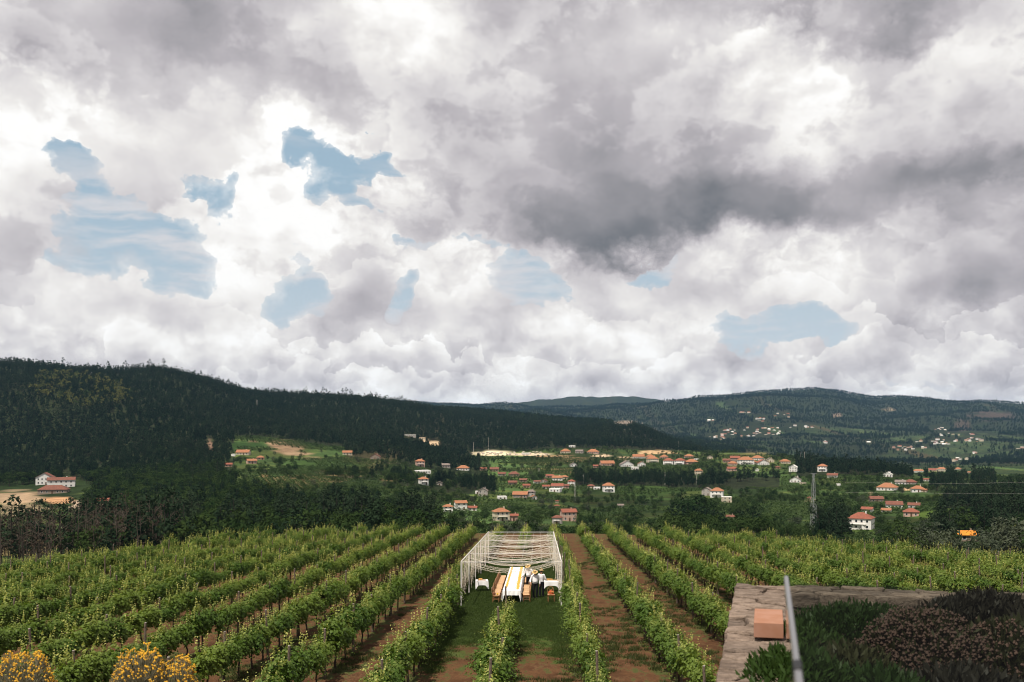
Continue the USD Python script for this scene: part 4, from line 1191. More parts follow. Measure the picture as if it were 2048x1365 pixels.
def wood_words(px, Y):
    if Y > 1200: return ['standing up on the skyline of the wooded hill, far left', 'standing up on the skyline left of the bare ridge dip', 'standing up on the skyline where the hill sinks', 'standing up on the skyline above the quarry strip'][min(3, int(px / 250))]
    if px < 345 and Y < 350: return 'on the slope below the left end of the vineyard'
    if px < 910: return ['below the red-tiled shed', 'at the left of the dark wood', 'in the dark wood under the farm slope', 'in the middle of the dark wood', 'in the dark wood right of the farm slope', 'at the right end of the dark wood'][min(5, max(0, int((px - 150) / 125)))] + (', front row' if Y < 260 else ', second rank' if Y < 310 else ', deeper in')
    if px > 1780 and Y < 330: return 'in the scrub behind the right end of the vineyard'
    if px > 1840: return 'in the dark wood at the right edge of the valley'
    if px > 1560: return 'near the lattice pylon on the right of the valley'
    if px > 1150: return 'in the grove right of the pergola beyond the vineyard'
    return 'below the village straight beyond the pergola'


vr = np.random.default_rng(3)
for i in single:
    X, Y, Z, rz, sx, sy, sz, kd, px, top = TREES[i]
    kd = KINDS[int(kd)]
    words_ = wood_words(px, Y)
    copy_of(forest_protos[proto_of[kd, 0, int(vr.integers(3))]], KIND_NAME[kd], f'{KIND_WORDS[kd]} {words_}', 'tree', mat4((X, Y, Z), rz, (sx, sy, sz)), f'{KIND_WORDS[kd]}s {words_}')
idx = [proto_of[KINDS[int(TREES[i, 7])], 0 if TREES[i, 1] < 1000 or KINDS[int(TREES[i, 7])] == 'dead' else 1, int(vr.integers(3))] for i in mass]
instancer('forest', forest_protos, TREES[mass, :7], idx, 'dark woods and scattered trees covering the hills across the valley', 'forest')

# hedges of vines on the valley's terraces
M['hedge_leaf'] = leaf_material('hedge_leaf', (0.030, 0.058, 0.012), (0.090, 0.135, 0.028), trans=0.2)


def hedge(seed):
    r = np.random.default_rng(seed)
    n = 64
    d = r.normal(size=(n, 3))
    P_ = np.column_stack([r.uniform(-4, 4, n), r.normal(0, 0.35, n), r.uniform(0.6, 2.0, n)])
    return clump_faces(P_, d + [0, 0, 0.6], r.uniform(0.45, 0.8, n), r)


UsdGeom.PointInstancer.Define(stage, '/World/terrace_vines')
hp = [str(obj('vine_hedge', hedge(k), M['hedge_leaf'], stage.GetPrimAtPath('/World/terrace_vines')).GetPath()) for k in range(3)]
hr = np.random.default_rng(9)
H_ = []
Yl = 300.0
while Yl < 1330:
    xs = np.arange((400 - PX0) / FX * Yl, (2080 - PX0) / FX * Yl, 7.0)
    yy = Yl + 16 * (meshkit.fbm(np.stack([xs / 90, xs * 0 + Yl / 400, xs * 0], -1), 3, 5) - 0.5)
    f1 = meshkit.fbm(np.stack([xs / 85, yy / 60, xs * 0], -1), 2, 15)
    ppx = to_px(xs, yy)
    wv_ = wood(ppx, yy, meshkit.fbm(np.stack([xs / 220, yy / 160, xs * 0], -1), 3, 31))
    k = (f1 > 0.46) & (wv_ < 0.3)
    zz_ = ground(xs, yy)
    ppy = py_of(yy, zz_)
    for hx, hy, hw, ht, hY, hX, ww, dd, hYc in HOUSES:
        k &= ~((np.abs(xs - hX) < ww / 2 + 4) & (np.abs(yy - hYc) < dd / 2 + 3))
    for a, b, c in zip(xs[k], yy[k], zz_[k]):
        H_.append((a, b, c, hr.normal(0, 0.08), 1.0, hr.uniform(0.8, 1.3), hr.uniform(0.6, 1.1)))
    Yl += 8.5 if (int(Yl / 60) % 3) else 12.0
instancer('terrace_vines', hp, H_, hr.integers(0, 3, len(H_)), 'low green vine hedges along the terraces of the valley farmland', 'vines')

# rocks: the outcrop on the hump and the quarry strip
M['rock'] = principled('rock', (0.34, 0.29, 0.24), 0.95, 0.1, noise=(0.5, (0.20, 0.17, 0.14), 0.4, 0.65))
UsdGeom.PointInstancer.Define(stage, '/World/rocks')
rp = []
for k in range(3):
    t_ = trimesh.creation.icosphere(1, 1.0)
    t_.vertices *= 0.75 + 0.5 * meshkit.noise(np.array(t_.vertices) * 1.3 + k * 9, k)[:, None]
    rp.append(str(obj('rock', (t_.vertices, t_.faces), M['rock'], stage.GetPrimAtPath('/World/rocks')).GetPath()))
R_ = []
for k in range(170):
    if k < 60:
        a, b = hr.normal(1255, 16), hr.normal(848, 5)
        Yk = stand_at(a, b, 1500)
        sc = hr.uniform(1.2, 4.0)
    elif k < 90:
        a, b = hr.normal(1238, 5), hr.normal(856, 4)
        Yk = stand_at(a, b, 1500)
        sc = hr.uniform(0.8, 2.5)
    else:
        a, b = hr.uniform(930, 1095), hr.normal(908.5, 1.6)
        Yk = stand_at(a, b, 900)
        sc = hr.uniform(0.7, 2.2)
    x = (a - PX0) / FX * Yk
    R_.append((x, Yk, float(ground(x, Yk)), hr.uniform(0, 6), sc * 1.3, sc, sc * 0.8))
instancer('rocks', rp, R_, hr.integers(0, 3, len(R_)), 'pale boulders on the rocky hump and along the quarry strip', 'rocks')

# ------------------------------------------------------------------ the festive pergola
M['white_paint'] = principled('white_paint', (0.62, 0.59, 0.55), 0.6, 0.3)
M['garland'] = principled('garland', (0.66, 0.59, 0.49), 0.85, 0.1, noise=(22, (0.50, 0.44, 0.26), 0.55, 0.65))
M['linen'] = principled('linen', (0.74, 0.73, 0.72), 0.85, 0.15, bump=(40, 0.15, 0.01))
M['beech'] = principled('beech', (0.30, 0.145, 0.062), 0.5, 0.3, noise=(6, (0.21, 0.098, 0.040), 0.4, 0.65))
M['dark_beech'] = principled('dark_beech', (0.16, 0.065, 0.024), 0.5, 0.3)  # beech darkened to paint shade on the seat edges
M['seat'] = principled('seat', (0.50, 0.33, 0.185), 0.6, 0.25, noise=(10, (0.45, 0.25, 0.11), 0.4, 0.65))
M['ochre'] = principled('ochre', (0.60, 0.35, 0.07), 0.8, 0.1, noise=(25, (0.38, 0.27, 0.06), 0.5, 0.65))
M['dark_table'] = principled('dark_table', (0.02, 0.018, 0.017), 0.7, 0.2)

PGX0, PGX1, PGH = -4.86, 1.40, 2.72
PGY = [62.2, 69.2, 76.2, 83.2, 90.0, 96.2]


def gz(x, y): return float(ground(x, y))


def beads(mb, pts, r, rr):
    """paper petals strung on a line: small irregular octahedra"""
    for p in pts:
        s = rr * r.uniform(0.6, 1.35)
        d = r.normal(0, rr * 0.5, 3)
        v = np.array([[1, 0, 0], [-1, 0, 0], [0, 1, 0], [0, -1, 0], [0, 0, 1.2], [0, 0, -1.2]]) * s + p + d
        mb.add(v, [[0, 2, 4], [2, 1, 4], [1, 3, 4], [3, 0, 4], [2, 0, 5], [1, 2, 5], [3, 1, 5], [0, 3, 5]])


def build_pergola():
    r = np.random.default_rng(41)
    t = thing('pergola', 'white framed pergola hung with rows of pale garlands over the long table', 'pergola', (0, 0, 0))
    zt = [gz(-1.7, y) + PGH for y in PGY]
    for i, y in enumerate(PGY):
        for x in (PGX0, PGX1):
            m = MB()
            m.tube([(x, y, gz(x, y) - 0.25), (x, y, zt[i])], 0.035, 8)
            obj('pole', m, M['white_paint'], t, smooth=40)
        m = MB()
        m.tube([(PGX0 - 0.04, y, zt[i] + 0.037), (PGX1 + 0.04, y, zt[i] + 0.037)], 0.020, 8)
        obj('beam', m, M['white_paint'], t, smooth=40)
    for x in (PGX0, PGX1):
        m = MB()
        m.tube([(x, y, z + 0.085) for y, z in zip(PGY, zt)], 0.030, 8)
        obj('side_rail', m, M['white_paint'], t, smooth=40)
    zy = lambda y: float(np.interp(y, PGY, zt))
    # long wires
    for k in range(9):
        x = PGX0 + (k + 1) * (PGX1 - PGX0) / 10
        m = MB()
        m.tube([(x, y, zy(y) + 0.07) for y in np.linspace(PGY[0], PGY[-1], 16)], 0.006, 4)
        obj('wire', m, M['white_paint'], t)
    # garlands slung across
    for k in range(46):
        y = PGY[0] + 0.15 + k * (PGY[-1] - PGY[0] - 0.3) / 45 + r.normal(0, 0.08)
        sag = r.uniform(0.40, 0.78) if y < 70 else r.uniform(0.36, 0.70)
        u = np.linspace(0, 1, 84)
        y2 = y + r.normal(0, 0.12)
        pts = np.column_stack([PGX0 + (PGX1 - PGX0) * u, y + (y2 - y) * u, zy(y) + 0.03 - sag * 4 * u * (1 - u)])
        m = MB()
        m.tube(pts[::5], 0.008, 3, caps=False)
        beads(m, pts + r.normal(0, 0.022, pts.shape), r, 0.017)
        obj('garland', m, M['garland'], t)
    # strands hanging down the sides
    for k in range(52):
        y = PGY[0] + (PGY[-1] - PGY[0]) * (k + r.uniform(0.2, 0.8)) / 52
        x = PGX0 + r.normal(0, 0.05)
        L = r.uniform(1.6, 2.55)
        z = np.arange(0, L, 0.06)
        pts = np.column_stack([x + 0.03 * np.sin(z * 3), y + 0.03 * np.cos(z * 2.5 + k), zy(y) - z])
        m = MB()
        m.tube(pts[::6], 0.006, 3, caps=False)
        beads(m, pts, r, 0.020)
        obj('hanging_strand', m, M['garland'], t)
    for k in range(26):
        y = PGY[int(k / 5) if k < 26 else 5] + r.normal(0, 0.14)
        y = min(max(y, PGY[0]), PGY[-1])
        z = np.arange(0, r.uniform(1.9, 2.65), 0.07)
        x = PGX1 + r.normal(0, 0.10)
        pts = np.column_stack([x + 0.02 * np.sin(z * 4), y + 0.02 * np.cos(z * 3), zy(y) - z])
        m = MB()
        m.tube(pts[::6], 0.006, 3, caps=False)
        beads(m, pts, r, 0.032)
        obj('hanging_strand', m, M['garland'], t)


build_pergola()

# ---- the long table
TX, TW, TY0, TY1, TH = -1.76, 1.16, 63.9, 80.8, 0.76


def slope_z(y): return gz(TX, y)


def build_table():
    r = np.random.default_rng(8)
    t = thing('long_table', 'long dark trestle table standing on the lawn under the pergola', 'table', (0, 0, 0))
    for k in range(7):
        y0, y1 = TY0 + 0.05 + k * (TY1 - TY0 - 0.1) / 7, TY0 + 0.05 + (k + 1) * (TY1 - TY0 - 0.1) / 7 - 0.01
        z = slope_z((y0 + y1) / 2) + TH
        m = MB()
        za, zb = slope_z(y0) + TH, slope_z(y1) + TH
        m.add([(TX - TW / 2 + .03, y0, za - .03), (TX + TW / 2 - .03, y0, za - .03), (TX + TW / 2 - .03, y1, zb - .03), (TX - TW / 2 + .03, y1, zb - .03), (TX - TW / 2 + .03, y0, za - 0.002), (TX + TW / 2 - .03, y0, za - 0.002), (TX + TW / 2 - .03, y1, zb - 0.002), (TX - TW / 2 + .03, y1, zb - 0.002)],
              [[0, 3, 2, 1], [4, 5, 6, 7], [0, 1, 5, 4], [1, 2, 6, 5], [2, 3, 7, 6], [3, 0, 4, 7]])
        obj('table_top', m, M['dark_table'], t)
        for yy in (y0 + 0.25, y1 - 0.25):
            for s in (-1, 1):
                m = MB()
                m.tube([(TX + s * 0.48, yy, slope_z(yy) - 0.03), (TX + s * 0.46, yy, slope_z(yy) + TH - 0.031)], 0.025, 6)
                obj('leg', m, M['dark_table'], t)
    # the cloth
    c = MB()
    ny, nx = 120, 14
    ys = np.linspace(TY0 - 0.02, TY1 + 0.02, ny)
    xs = np.linspace(-TW / 2, TW / 2, nx)
    XX, YY = np.meshgrid(xs, ys)
    ZZ = np.vectorize(slope_z)(YY) + TH + 0.006 + 0.004 * meshkit.noise(np.stack([XX * 4, YY * 2, 0 * XX], -1), 2)
    i, j = np.meshgrid(np.arange(ny - 1), np.arange(nx - 1), indexing='ij')
    q = np.stack([i * nx + j, i * nx + j + 1, (i + 1) * nx + j + 1, (i + 1) * nx + j], -1).reshape(-1, 4)
    c.add(np.stack([TX + XX, YY, ZZ], -1).reshape(-1, 3), q)

    def skirt(p, d_out, drop, flip):
        n = len(p)
        m = 6
        v = np.zeros((m, n, 3))
        s = np.linspace(0, 1, m)
        ph = np.cumsum(r.uniform(0.4, 1.0, n))
        for a in range(m):
            wv = 0.045 * s[a] * np.sin(ph) * np.minimum(1, drop / 0.4)
            v[a] = p + np.outer(0.012 + 0.05 * s[a] + wv, d_out)
            v[a][:, 2] -= s[a] * drop
        i, j = np.meshgrid(np.arange(m - 1), np.arange(n - 1), indexing='ij')
        q = np.stack([i * n + j, i * n + j + 1, (i + 1) * n + j + 1, (i + 1) * n + j], -1).reshape(-1, 4)
        c.add(v.reshape(-1, 3), q if not flip else q[:, ::-1])
    xe = np.linspace(-TW / 2, TW / 2, 40)
    front = np.stack([TX + xe, np.full(40, TY0 - 0.02), np.full(40, slope_z(TY0) + TH + 0.007)], -1)
    e = np.abs(xe) / (TW / 2)
    skirt(front, [0, -1, 0], 0.27 + 0.42 * np.clip((e - 0.80) / 0.2, 0, 1) ** 1.3, True)
    yy = np.linspace(TY0 - 0.02, TY1 + 0.02, 150)
    for s in (-1, 1):
        side = np.stack([np.full(150, TX + s * TW / 2), yy, np.array([slope_z(a) for a in yy]) + TH + 0.007], -1)
        drop = 0.26 + 0.43 * np.clip((0.35 - (yy - yy[0])) / 0.35, 0, 1) ** 1.3 + 0.02 * np.sin(yy * 3)
        skirt(side, [s, 0, 0], drop, s < 0)
    cl = obj('tablecloth', c, M['linen'], smooth=50)
    tag(cl, 'white cloth draped over the long table with corners hanging low', 'tablecloth')
    # runners of yellow flowers along both edges of the table
    for s, w, y0, words_ in ((-1, 0.07, TY0 + 1.6, 'thin ochre garland lying along the left side of the white cloth'), (1, 0.11, TY0 + 0.7, 'broad golden garland lying along the right side of the white cloth')):
        m = MB()
        n = 900 if s < 0 else 1400
        for k in range(n):
            y = r.uniform(y0, TY1 - 0.2)
            x = TX + s * (0.36 if s > 0 else 0.40) + r.normal(0, w * 0.45)
            p = np.array([x, y, slope_z(y) + TH + 0.022 + abs(r.normal(0, 0.012))])
            sc = r.uniform(0.018, 0.036)
            v = np.array([[1, 0, 0], [-1, 0, 0], [0, 1.4, 0], [0, -1.4, 0], [0, 0, 0.8], [0, 0, -0.35]]) * sc
            th = r.uniform(0, 3)
            R = np.array([[math.cos(th), -math.sin(th), 0], [math.sin(th), math.cos(th), 0], [0, 0, 1]])
            m.add(v @ R.T + p, [[0, 2, 4], [2, 1, 4], [1, 3, 4], [3, 0, 4], [2, 0, 5], [1, 2, 5], [3, 1, 5], [0, 3, 5]])
        g_ = obj('flower_garland', m, M['ochre'])
        tag(g_, words_, 'garland')


build_table()


# ---- chairs with arched backs
def chair_parts(t):
    s = trimesh.creation.extrude_polygon(__import__('shapely.geometry', fromlist=['Polygon']).Polygon([(-0.19, -0.19), (0.19, -0.19), (0.215, 0.20), (-0.215, 0.20)]).buffer(0.015), 0.012)
    s.apply_translation((0, 0, 0.470))
    obj('seat', (s.vertices, s.faces), M['seat'], t)
    s = trimesh.creation.extrude_polygon(__import__('shapely.geometry', fromlist=['Polygon']).Polygon([(-0.19, -0.19), (0.19, -0.19), (0.215, 0.20), (-0.215, 0.20)]).buffer(0.028), 0.05)
    s.apply_translation((0, 0, 0.418))
    obj('seat_frame', (s.vertices, s.faces), M['dark_beech'], t)
    for sx in (-1, 1):
        m = MB(); m.tube([(sx * 0.21, 0.20, -0.03), (sx * 0.19, 0.18, 0.417)], [0.016, 0.019], 7); obj('leg', m, M['beech'], t, smooth=40)
        m = MB(); m.tube([(sx * 0.19, -0.235, -0.03), (sx * 0.175, -0.19, 0.417)], [0.016, 0.019], 7); obj('leg', m, M['beech'], t, smooth=40)
    th = np.linspace(0, math.pi, 13)
    arch = [(-0.175, -0.19, 0.482)] + [(-0.205 * math.cos(a), -0.21 - 0.07 * (0.72 + 0.2 * math.sin(a)), 0.72 + 0.20 * math.sin(a)) for a in th] + [(0.175, -0.19, 0.482)]
    m = MB(); m.tube(arch, 0.018, 7); obj('back_arch', m, M['beech'], t, smooth=40)
    m = MB()
    for sx in (-1, 1):
        m.tube([(sx * 0.16, -0.20, 0.485), (sx * 0.05, -0.215 - sx * 0.006, 0.62), (-sx * 0.15, -0.262 - sx * 0.006, 0.85)], 0.012, 5)
    obj('cross_slats', m, M['beech'], t, smooth=40)
    m = MB()
    m.tube([(-0.19, 0.19, 0.20), (-0.18, -0.21, 0.20)], 0.010, 5)
    m.tube([(0.19, 0.19, 0.20), (0.18, -0.21, 0.20)], 0.010, 5)
    m.tube([(-0.185, 0.0, 0.20), (0.185, 0.0, 0.20)], 0.010, 5)
    obj('stretcher', m, M['beech'], t, smooth=40)


chair_proto = None


def chair(x, y, rz, label, group):
    global chair_proto
    Mx = mat4((x, y, gz(x, y) + 0.012), rz)
    if chair_proto is None:
        t = thing('cross_back_chair', label, 'chair', group=group)
        t.GetAttribute('xformOp:transform').Set(gf(Mx))
        chair_parts(t)
        chair_proto = str(t.GetPath())
    else:
        copy_of(chair_proto, 'cross_back_chair', label, 'chair', Mx, group)


cr = np.random.default_rng(6)
for k in range(17):
    y = 64.05 + k * 0.78
    first = 'nearest wooden chair on the left of the long table, napkin on its back' if k == 0 else f'{ORD[k]} wooden chair from the near end, left side of the long table'
    chair(TX - TW / 2 - 0.42 + cr.normal(0, 0.015), y + cr.normal(0, 0.02), -math.pi / 2 + cr.normal(0, 0.05), first, None if k == 0 else 'chairs along the left side of the table')
for k in range(15):
    y = 64.35 + k * 0.78
    if 69.9 < y < 71.4:
        continue
    first = 'nearest wooden chair on the right of the long table' if k == 0 else f'{ORD[k]} wooden chair from the near end, right side of the long table'
    chair(TX + TW / 2 + 0.36 + cr.normal(0, 0.015), y + cr.normal(0, 0.02), math.pi / 2 + cr.normal(0, 0.05), first, None if k == 0 else 'chairs along the right side of the table')
chair(0.78, 64.4, math.pi + 0.1, 'single wooden chair holding a red bag right of the standing men', None)


# ---- things on the chairs
def soft_bag(name, label, cat, m, loc, size, rz=0.0):
    t_ = trimesh.creation.icosphere(3, 1.0)
    v = np.array(t_.vertices)
    v = np.sign(v) * np.abs(v) ** 0.75
    v *= (0.82 + 0.36 * meshkit.noise(v * 2.1 + 5, 3)[:, None])
    v = v * (np.asarray(size) / 2)
    v[:, 2] = np.maximum(v[:, 2], -size[2] * 0.40)
    t = thing(name, label, cat, loc, rz)
    obj('body', (v, t_.faces), m, t, smooth=True)
    h = MB()
    a = np.linspace(0, math.pi, 9)
    h.tube([(0.3 * size[0] * math.cos(q), 0, size[2] * 0.38 + 0.45 * size[2] * math.sin(q)) for q in a], 0.011, 5)
    obj('handle', h, m, t, smooth=True)
    return t


M['red_cloth'] = principled('red_cloth', (0.42, 0.08, 0.035), 0.8, 0.1, noise=(9, (0.30, 0.16, 0.05), 0.45, 0.6))
M['brown_leather'] = principled('brown_leather', (0.16, 0.065, 0.03), 0.6, 0.3)
M['bread'] = principled('bread', (0.55, 0.32, 0.11), 0.7, 0.2, noise=(14, (0.40, 0.20, 0.06), 0.45, 0.6))
soft_bag('cloth_bag', 'rust red cloth bag on the single chair at the right', 'bag', M['red_cloth'], (0.78, 64.38, gz(0.78, 64.4) + 0.012 + 0.48 + 0.105), (0.36, 0.26, 0.26))
soft_bag('leather_bag', 'brown bag on the seat of the nearest left chair', 'bag', M['brown_leather'], (-2.90, 64.02, gz(-2.9, 64.0) + 0.012 + 0.48 + 0.078), (0.22, 0.18, 0.19), 0.4)
nap = MB()
npz = gz(-3.0, 64.05) + 0.012
vv = []
for a in np.linspace(0, 1, 9):
    for b in (-0.12, 0.12):
        vv.append((-3.035 - 0.02 * a if a < .5 else -3.075 + 0.02 * (1 - a), 64.05 + b, npz + (0.60 + 0.76 * a if a < .5 else 0.98 - 0.76 * (a - .5))))
nap.add(vv, [[2 * k, 2 * k + 1, 2 * k + 3, 2 * k + 2] for k in range(8)])
obj_n = obj('napkin', nap, M['linen'])
tag(obj_n, 'white napkin hung over the back of the nearest left chair', 'napkin')
fl = thing('flower_bunch', 'small bunch of yellow flowers on the nearest left chair', 'flowers', (-2.66, 63.98, npz + 0.48))
m = MB()
for k in range(26):
    a, b = cr.uniform(0, 6.28), cr.uniform(0, 0.075)
    beads(m, [np.array([b * math.cos(a), b * math.sin(a), 0.05 + cr.uniform(0, 0.05)])], cr, 0.022)
M['yellow_flower'] = principled('yellow_flower', (0.65, 0.38, 0.02), 0.7, 0.1)
M['stem_green'] = principled('stem_green', (0.05, 0.08, 0.02), 0.8, 0.1)
obj('petals', m, M['yellow_flower'], fl)
m = MB()
for k in range(8):
    m.tube([(cr.normal(0, 0.02), cr.normal(0, 0.02), 0.004), (cr.normal(0, 0.04), cr.normal(0, 0.04), 0.06)], 0.005, 4)
obj('stems', m, M['stem_green'], fl)


# ---- two small side tables under cloths
def side_table(x, y, w, d, h, label, cloth_label, rz=0.0):
    z = gz(x, y)
    t = thing('side_table', label, 'table', (x, y, z), rz)
    m = MB(); m.box(-w / 2 + .02, w / 2 - .02, -d / 2 + .02, d / 2 - .02, h - .03, h - 0.003); obj('table_top', m, M['beech'], t)
    for sx in (-1, 1):
        for sy in (-1, 1):
            m = MB(); m.tube([(sx * (w / 2 - .06), sy * (d / 2 - .06), -0.03), (sx * (w / 2 - .06), sy * (d / 2 - .06), h - 0.031)], 0.022, 6); obj('leg', m, M['dark_table'], t)
    r = np.random.default_rng(int(abs(x) * 100))
    n = 64
    ang = np.linspace(0, 2 * np.pi, n, endpoint=False)
    px = np.clip(np.cos(ang) * 1.42, -1, 1) * w / 2
    py = np.clip(np.sin(ang) * 1.42, -1, 1) * d / 2
    corner = (np.abs(np.cos(ang) * np.sin(ang)) * 2) ** 6
    rows = [np.stack([px * 0, py * 0, np.full(n, h + 0.005)], -1), np.stack([px, py, np.full(n, h + 0.005)], -1)]
    for k in range(1, 6):
        u = k / 5
        fold = 1.015 + 0.05 * u + 0.05 * u * np.sin(ang * 9 + 1) + 0.04 * u * corner
        rows.append(np.stack([px * fold, py * fold, h + 0.005 - u * (0.30 + 0.28 * corner)], -1))
    v = np.vstack(rows)
    q = []
    for k in range(len(rows) - 1):
        for j in range(n):
            q.append([k * n + j, (k + 1) * n + j, (k + 1) * n + (j + 1) % n, k * n + (j + 1) % n])
    c = thing('tablecloth', cloth_label, 'tablecloth', (x, y, z), rz)
    obj('cloth', (v, np.array(q)), M['linen'], c, smooth=60)
    return z + h + 0.008


zt_ = side_table(-4.05, 70.6, 0.86, 0.72, 0.76, 'small side table under a white cloth at the left poles', 'white cloth on the small side table at the left poles', 0.1)
bb = thing('bread_board', 'wooden board with bread on the small left side table', 'board', (-4.05, 70.55, zt_), 0.1)
m = MB(); m.box(-0.28, 0.28, -0.17, 0.17, 0, 0.022); obj('plank', m, M['beech'], bb)
for k in range(3):
    s = trimesh.creation.capsule(0.18, 0.05, count=[8, 8]); s.apply_transform(trimesh.transformations.rotation_matrix(math.pi / 2, (0, 1, 0))); s.apply_translation((-0.09, -0.1 + k * 0.1, 0.068)); obj('loaf', (s.vertices, s.faces), M['bread'], bb, smooth=True)
zt2 = side_table(0.92, 70.2, 1.15, 0.75, 0.76, 'side table under a white cloth right of the standing men', 'white cloth on the side table right of the standing men', -0.05)
bb = thing('bread_board', 'long wooden board on the right side table behind the single chair', 'board', (0.92, 70.35, zt2), -0.05)
m = MB(); m.box(-0.52, 0.52, -0.14, 0.14, 0, 0.02); obj('plank', m, M['seat'], bb)
s = trimesh.creation.capsule(0.5, 0.05, count=[8, 8]); s.apply_transform(trimesh.transformations.rotation_matrix(math.pi / 2, (0, 1, 0))); s.apply_translation((-0.25, 0.0, 0.066)); obj('loaf', (s.vertices, s.faces), M['bread'], bb, smooth=True)

# ------------------------------------------------------------------ the three men
import manifold3d as mf

M['skin'] = principled('skin', (0.36, 0.20, 0.135), 0.6, 0.3)
M['shirt'] = principled('shirt', (0.66, 0.64, 0.64), 0.85, 0.1, bump=(12, 0.3, 0.02))
M['trousers'] = principled('trousers', (0.012, 0.012, 0.015), 0.85, 0.1)
M['shoe'] = principled('shoe', (0.012, 0.010, 0.009), 0.4, 0.4)
M['straw'] = principled('straw', (0.55, 0.38, 0.16), 0.8, 0.1, noise=(30, (0.42, 0.27, 0.10), 0.4, 0.6))
M['hatband'] = principled('hatband', (0.10, 0.05, 0.03), 0.8, 0.1)
M['hair'] = principled('hair', (0.035, 0.028, 0.024), 0.7, 0.2)


def ball(p, r, n=16):
    r3 = np.broadcast_to(np.asarray(r, float), 3)
    return mf.Manifold.sphere(1.0, n).scale(tuple(map(float, r3))).translate(tuple(map(float, p)))


def chain(js, n=16):
    """[(point, radius)...]: tapered bone through the joints"""
    out = mf.Manifold()
    for (a, ra), (b, rb) in zip(js[:-1], js[1:]):
        out = out + mf.Manifold.batch_hull([ball(a, ra, n), ball(b, rb, n)])
    return out


def smooth_of(man, length=0.03, it=6):
    man = man.refine_to_length(length)
    m = man.to_mesh()
    t = trimesh.Trimesh(np.array(m.vert_properties[:, :3]), np.array(m.tri_verts), process=True)
    if it:
        trimesh.smoothing.filter_taubin(t, 0.5, 0.53, it)
    return t.vertices, t.faces


def hand(wrist, d, side_v, palm_n, curl):
    """palm, four fingers of different length and a thumb leaving the palm's side; d: pointing direction of the hand"""
    w, d, sv, pn = (np.asarray(x, float) for x in (wrist, d, side_v, palm_n))
    d = d / np.linalg.norm(d); sv = sv / np.linalg.norm(sv); pn = pn / np.linalg.norm(pn)
    k0 = w + d * 0.09
    out = mf.Manifold.batch_hull([ball(w, 0.024, 10), ball(k0 + sv * 0.034, 0.014, 10), ball(k0 - sv * 0.034, 0.014, 10), ball(w + d * 0.04 + sv * 0.03, 0.016, 10), ball(w + d * 0.04 - sv * 0.03, 0.016, 10)])
    for o, L in ((0.033, 0.072), (0.011, 0.082), (-0.011, 0.077), (-0.033, 0.060)):
        a = k0 + sv * o
        b = a + (d * math.cos(curl * .5) + pn * math.sin(curl * .5)) * L * 0.5
        c = b + (d * math.cos(curl * 1.5) + pn * math.sin(curl * 1.5)) * L * 0.5
        out = out + chain([(a, 0.0105), (b, 0.0095), (c, 0.008)], 8)
    a = w + d * 0.030 + sv * 0.030
    b = a + (d * 0.6 + sv * 0.75 + pn * 0.25) * 0.040
    c = b + (d * 0.9 + sv * 0.1 + pn * 0.45) * 0.034
    return out + chain([(a, 0.014), (b, 0.0115), (c, 0.009)], 8)


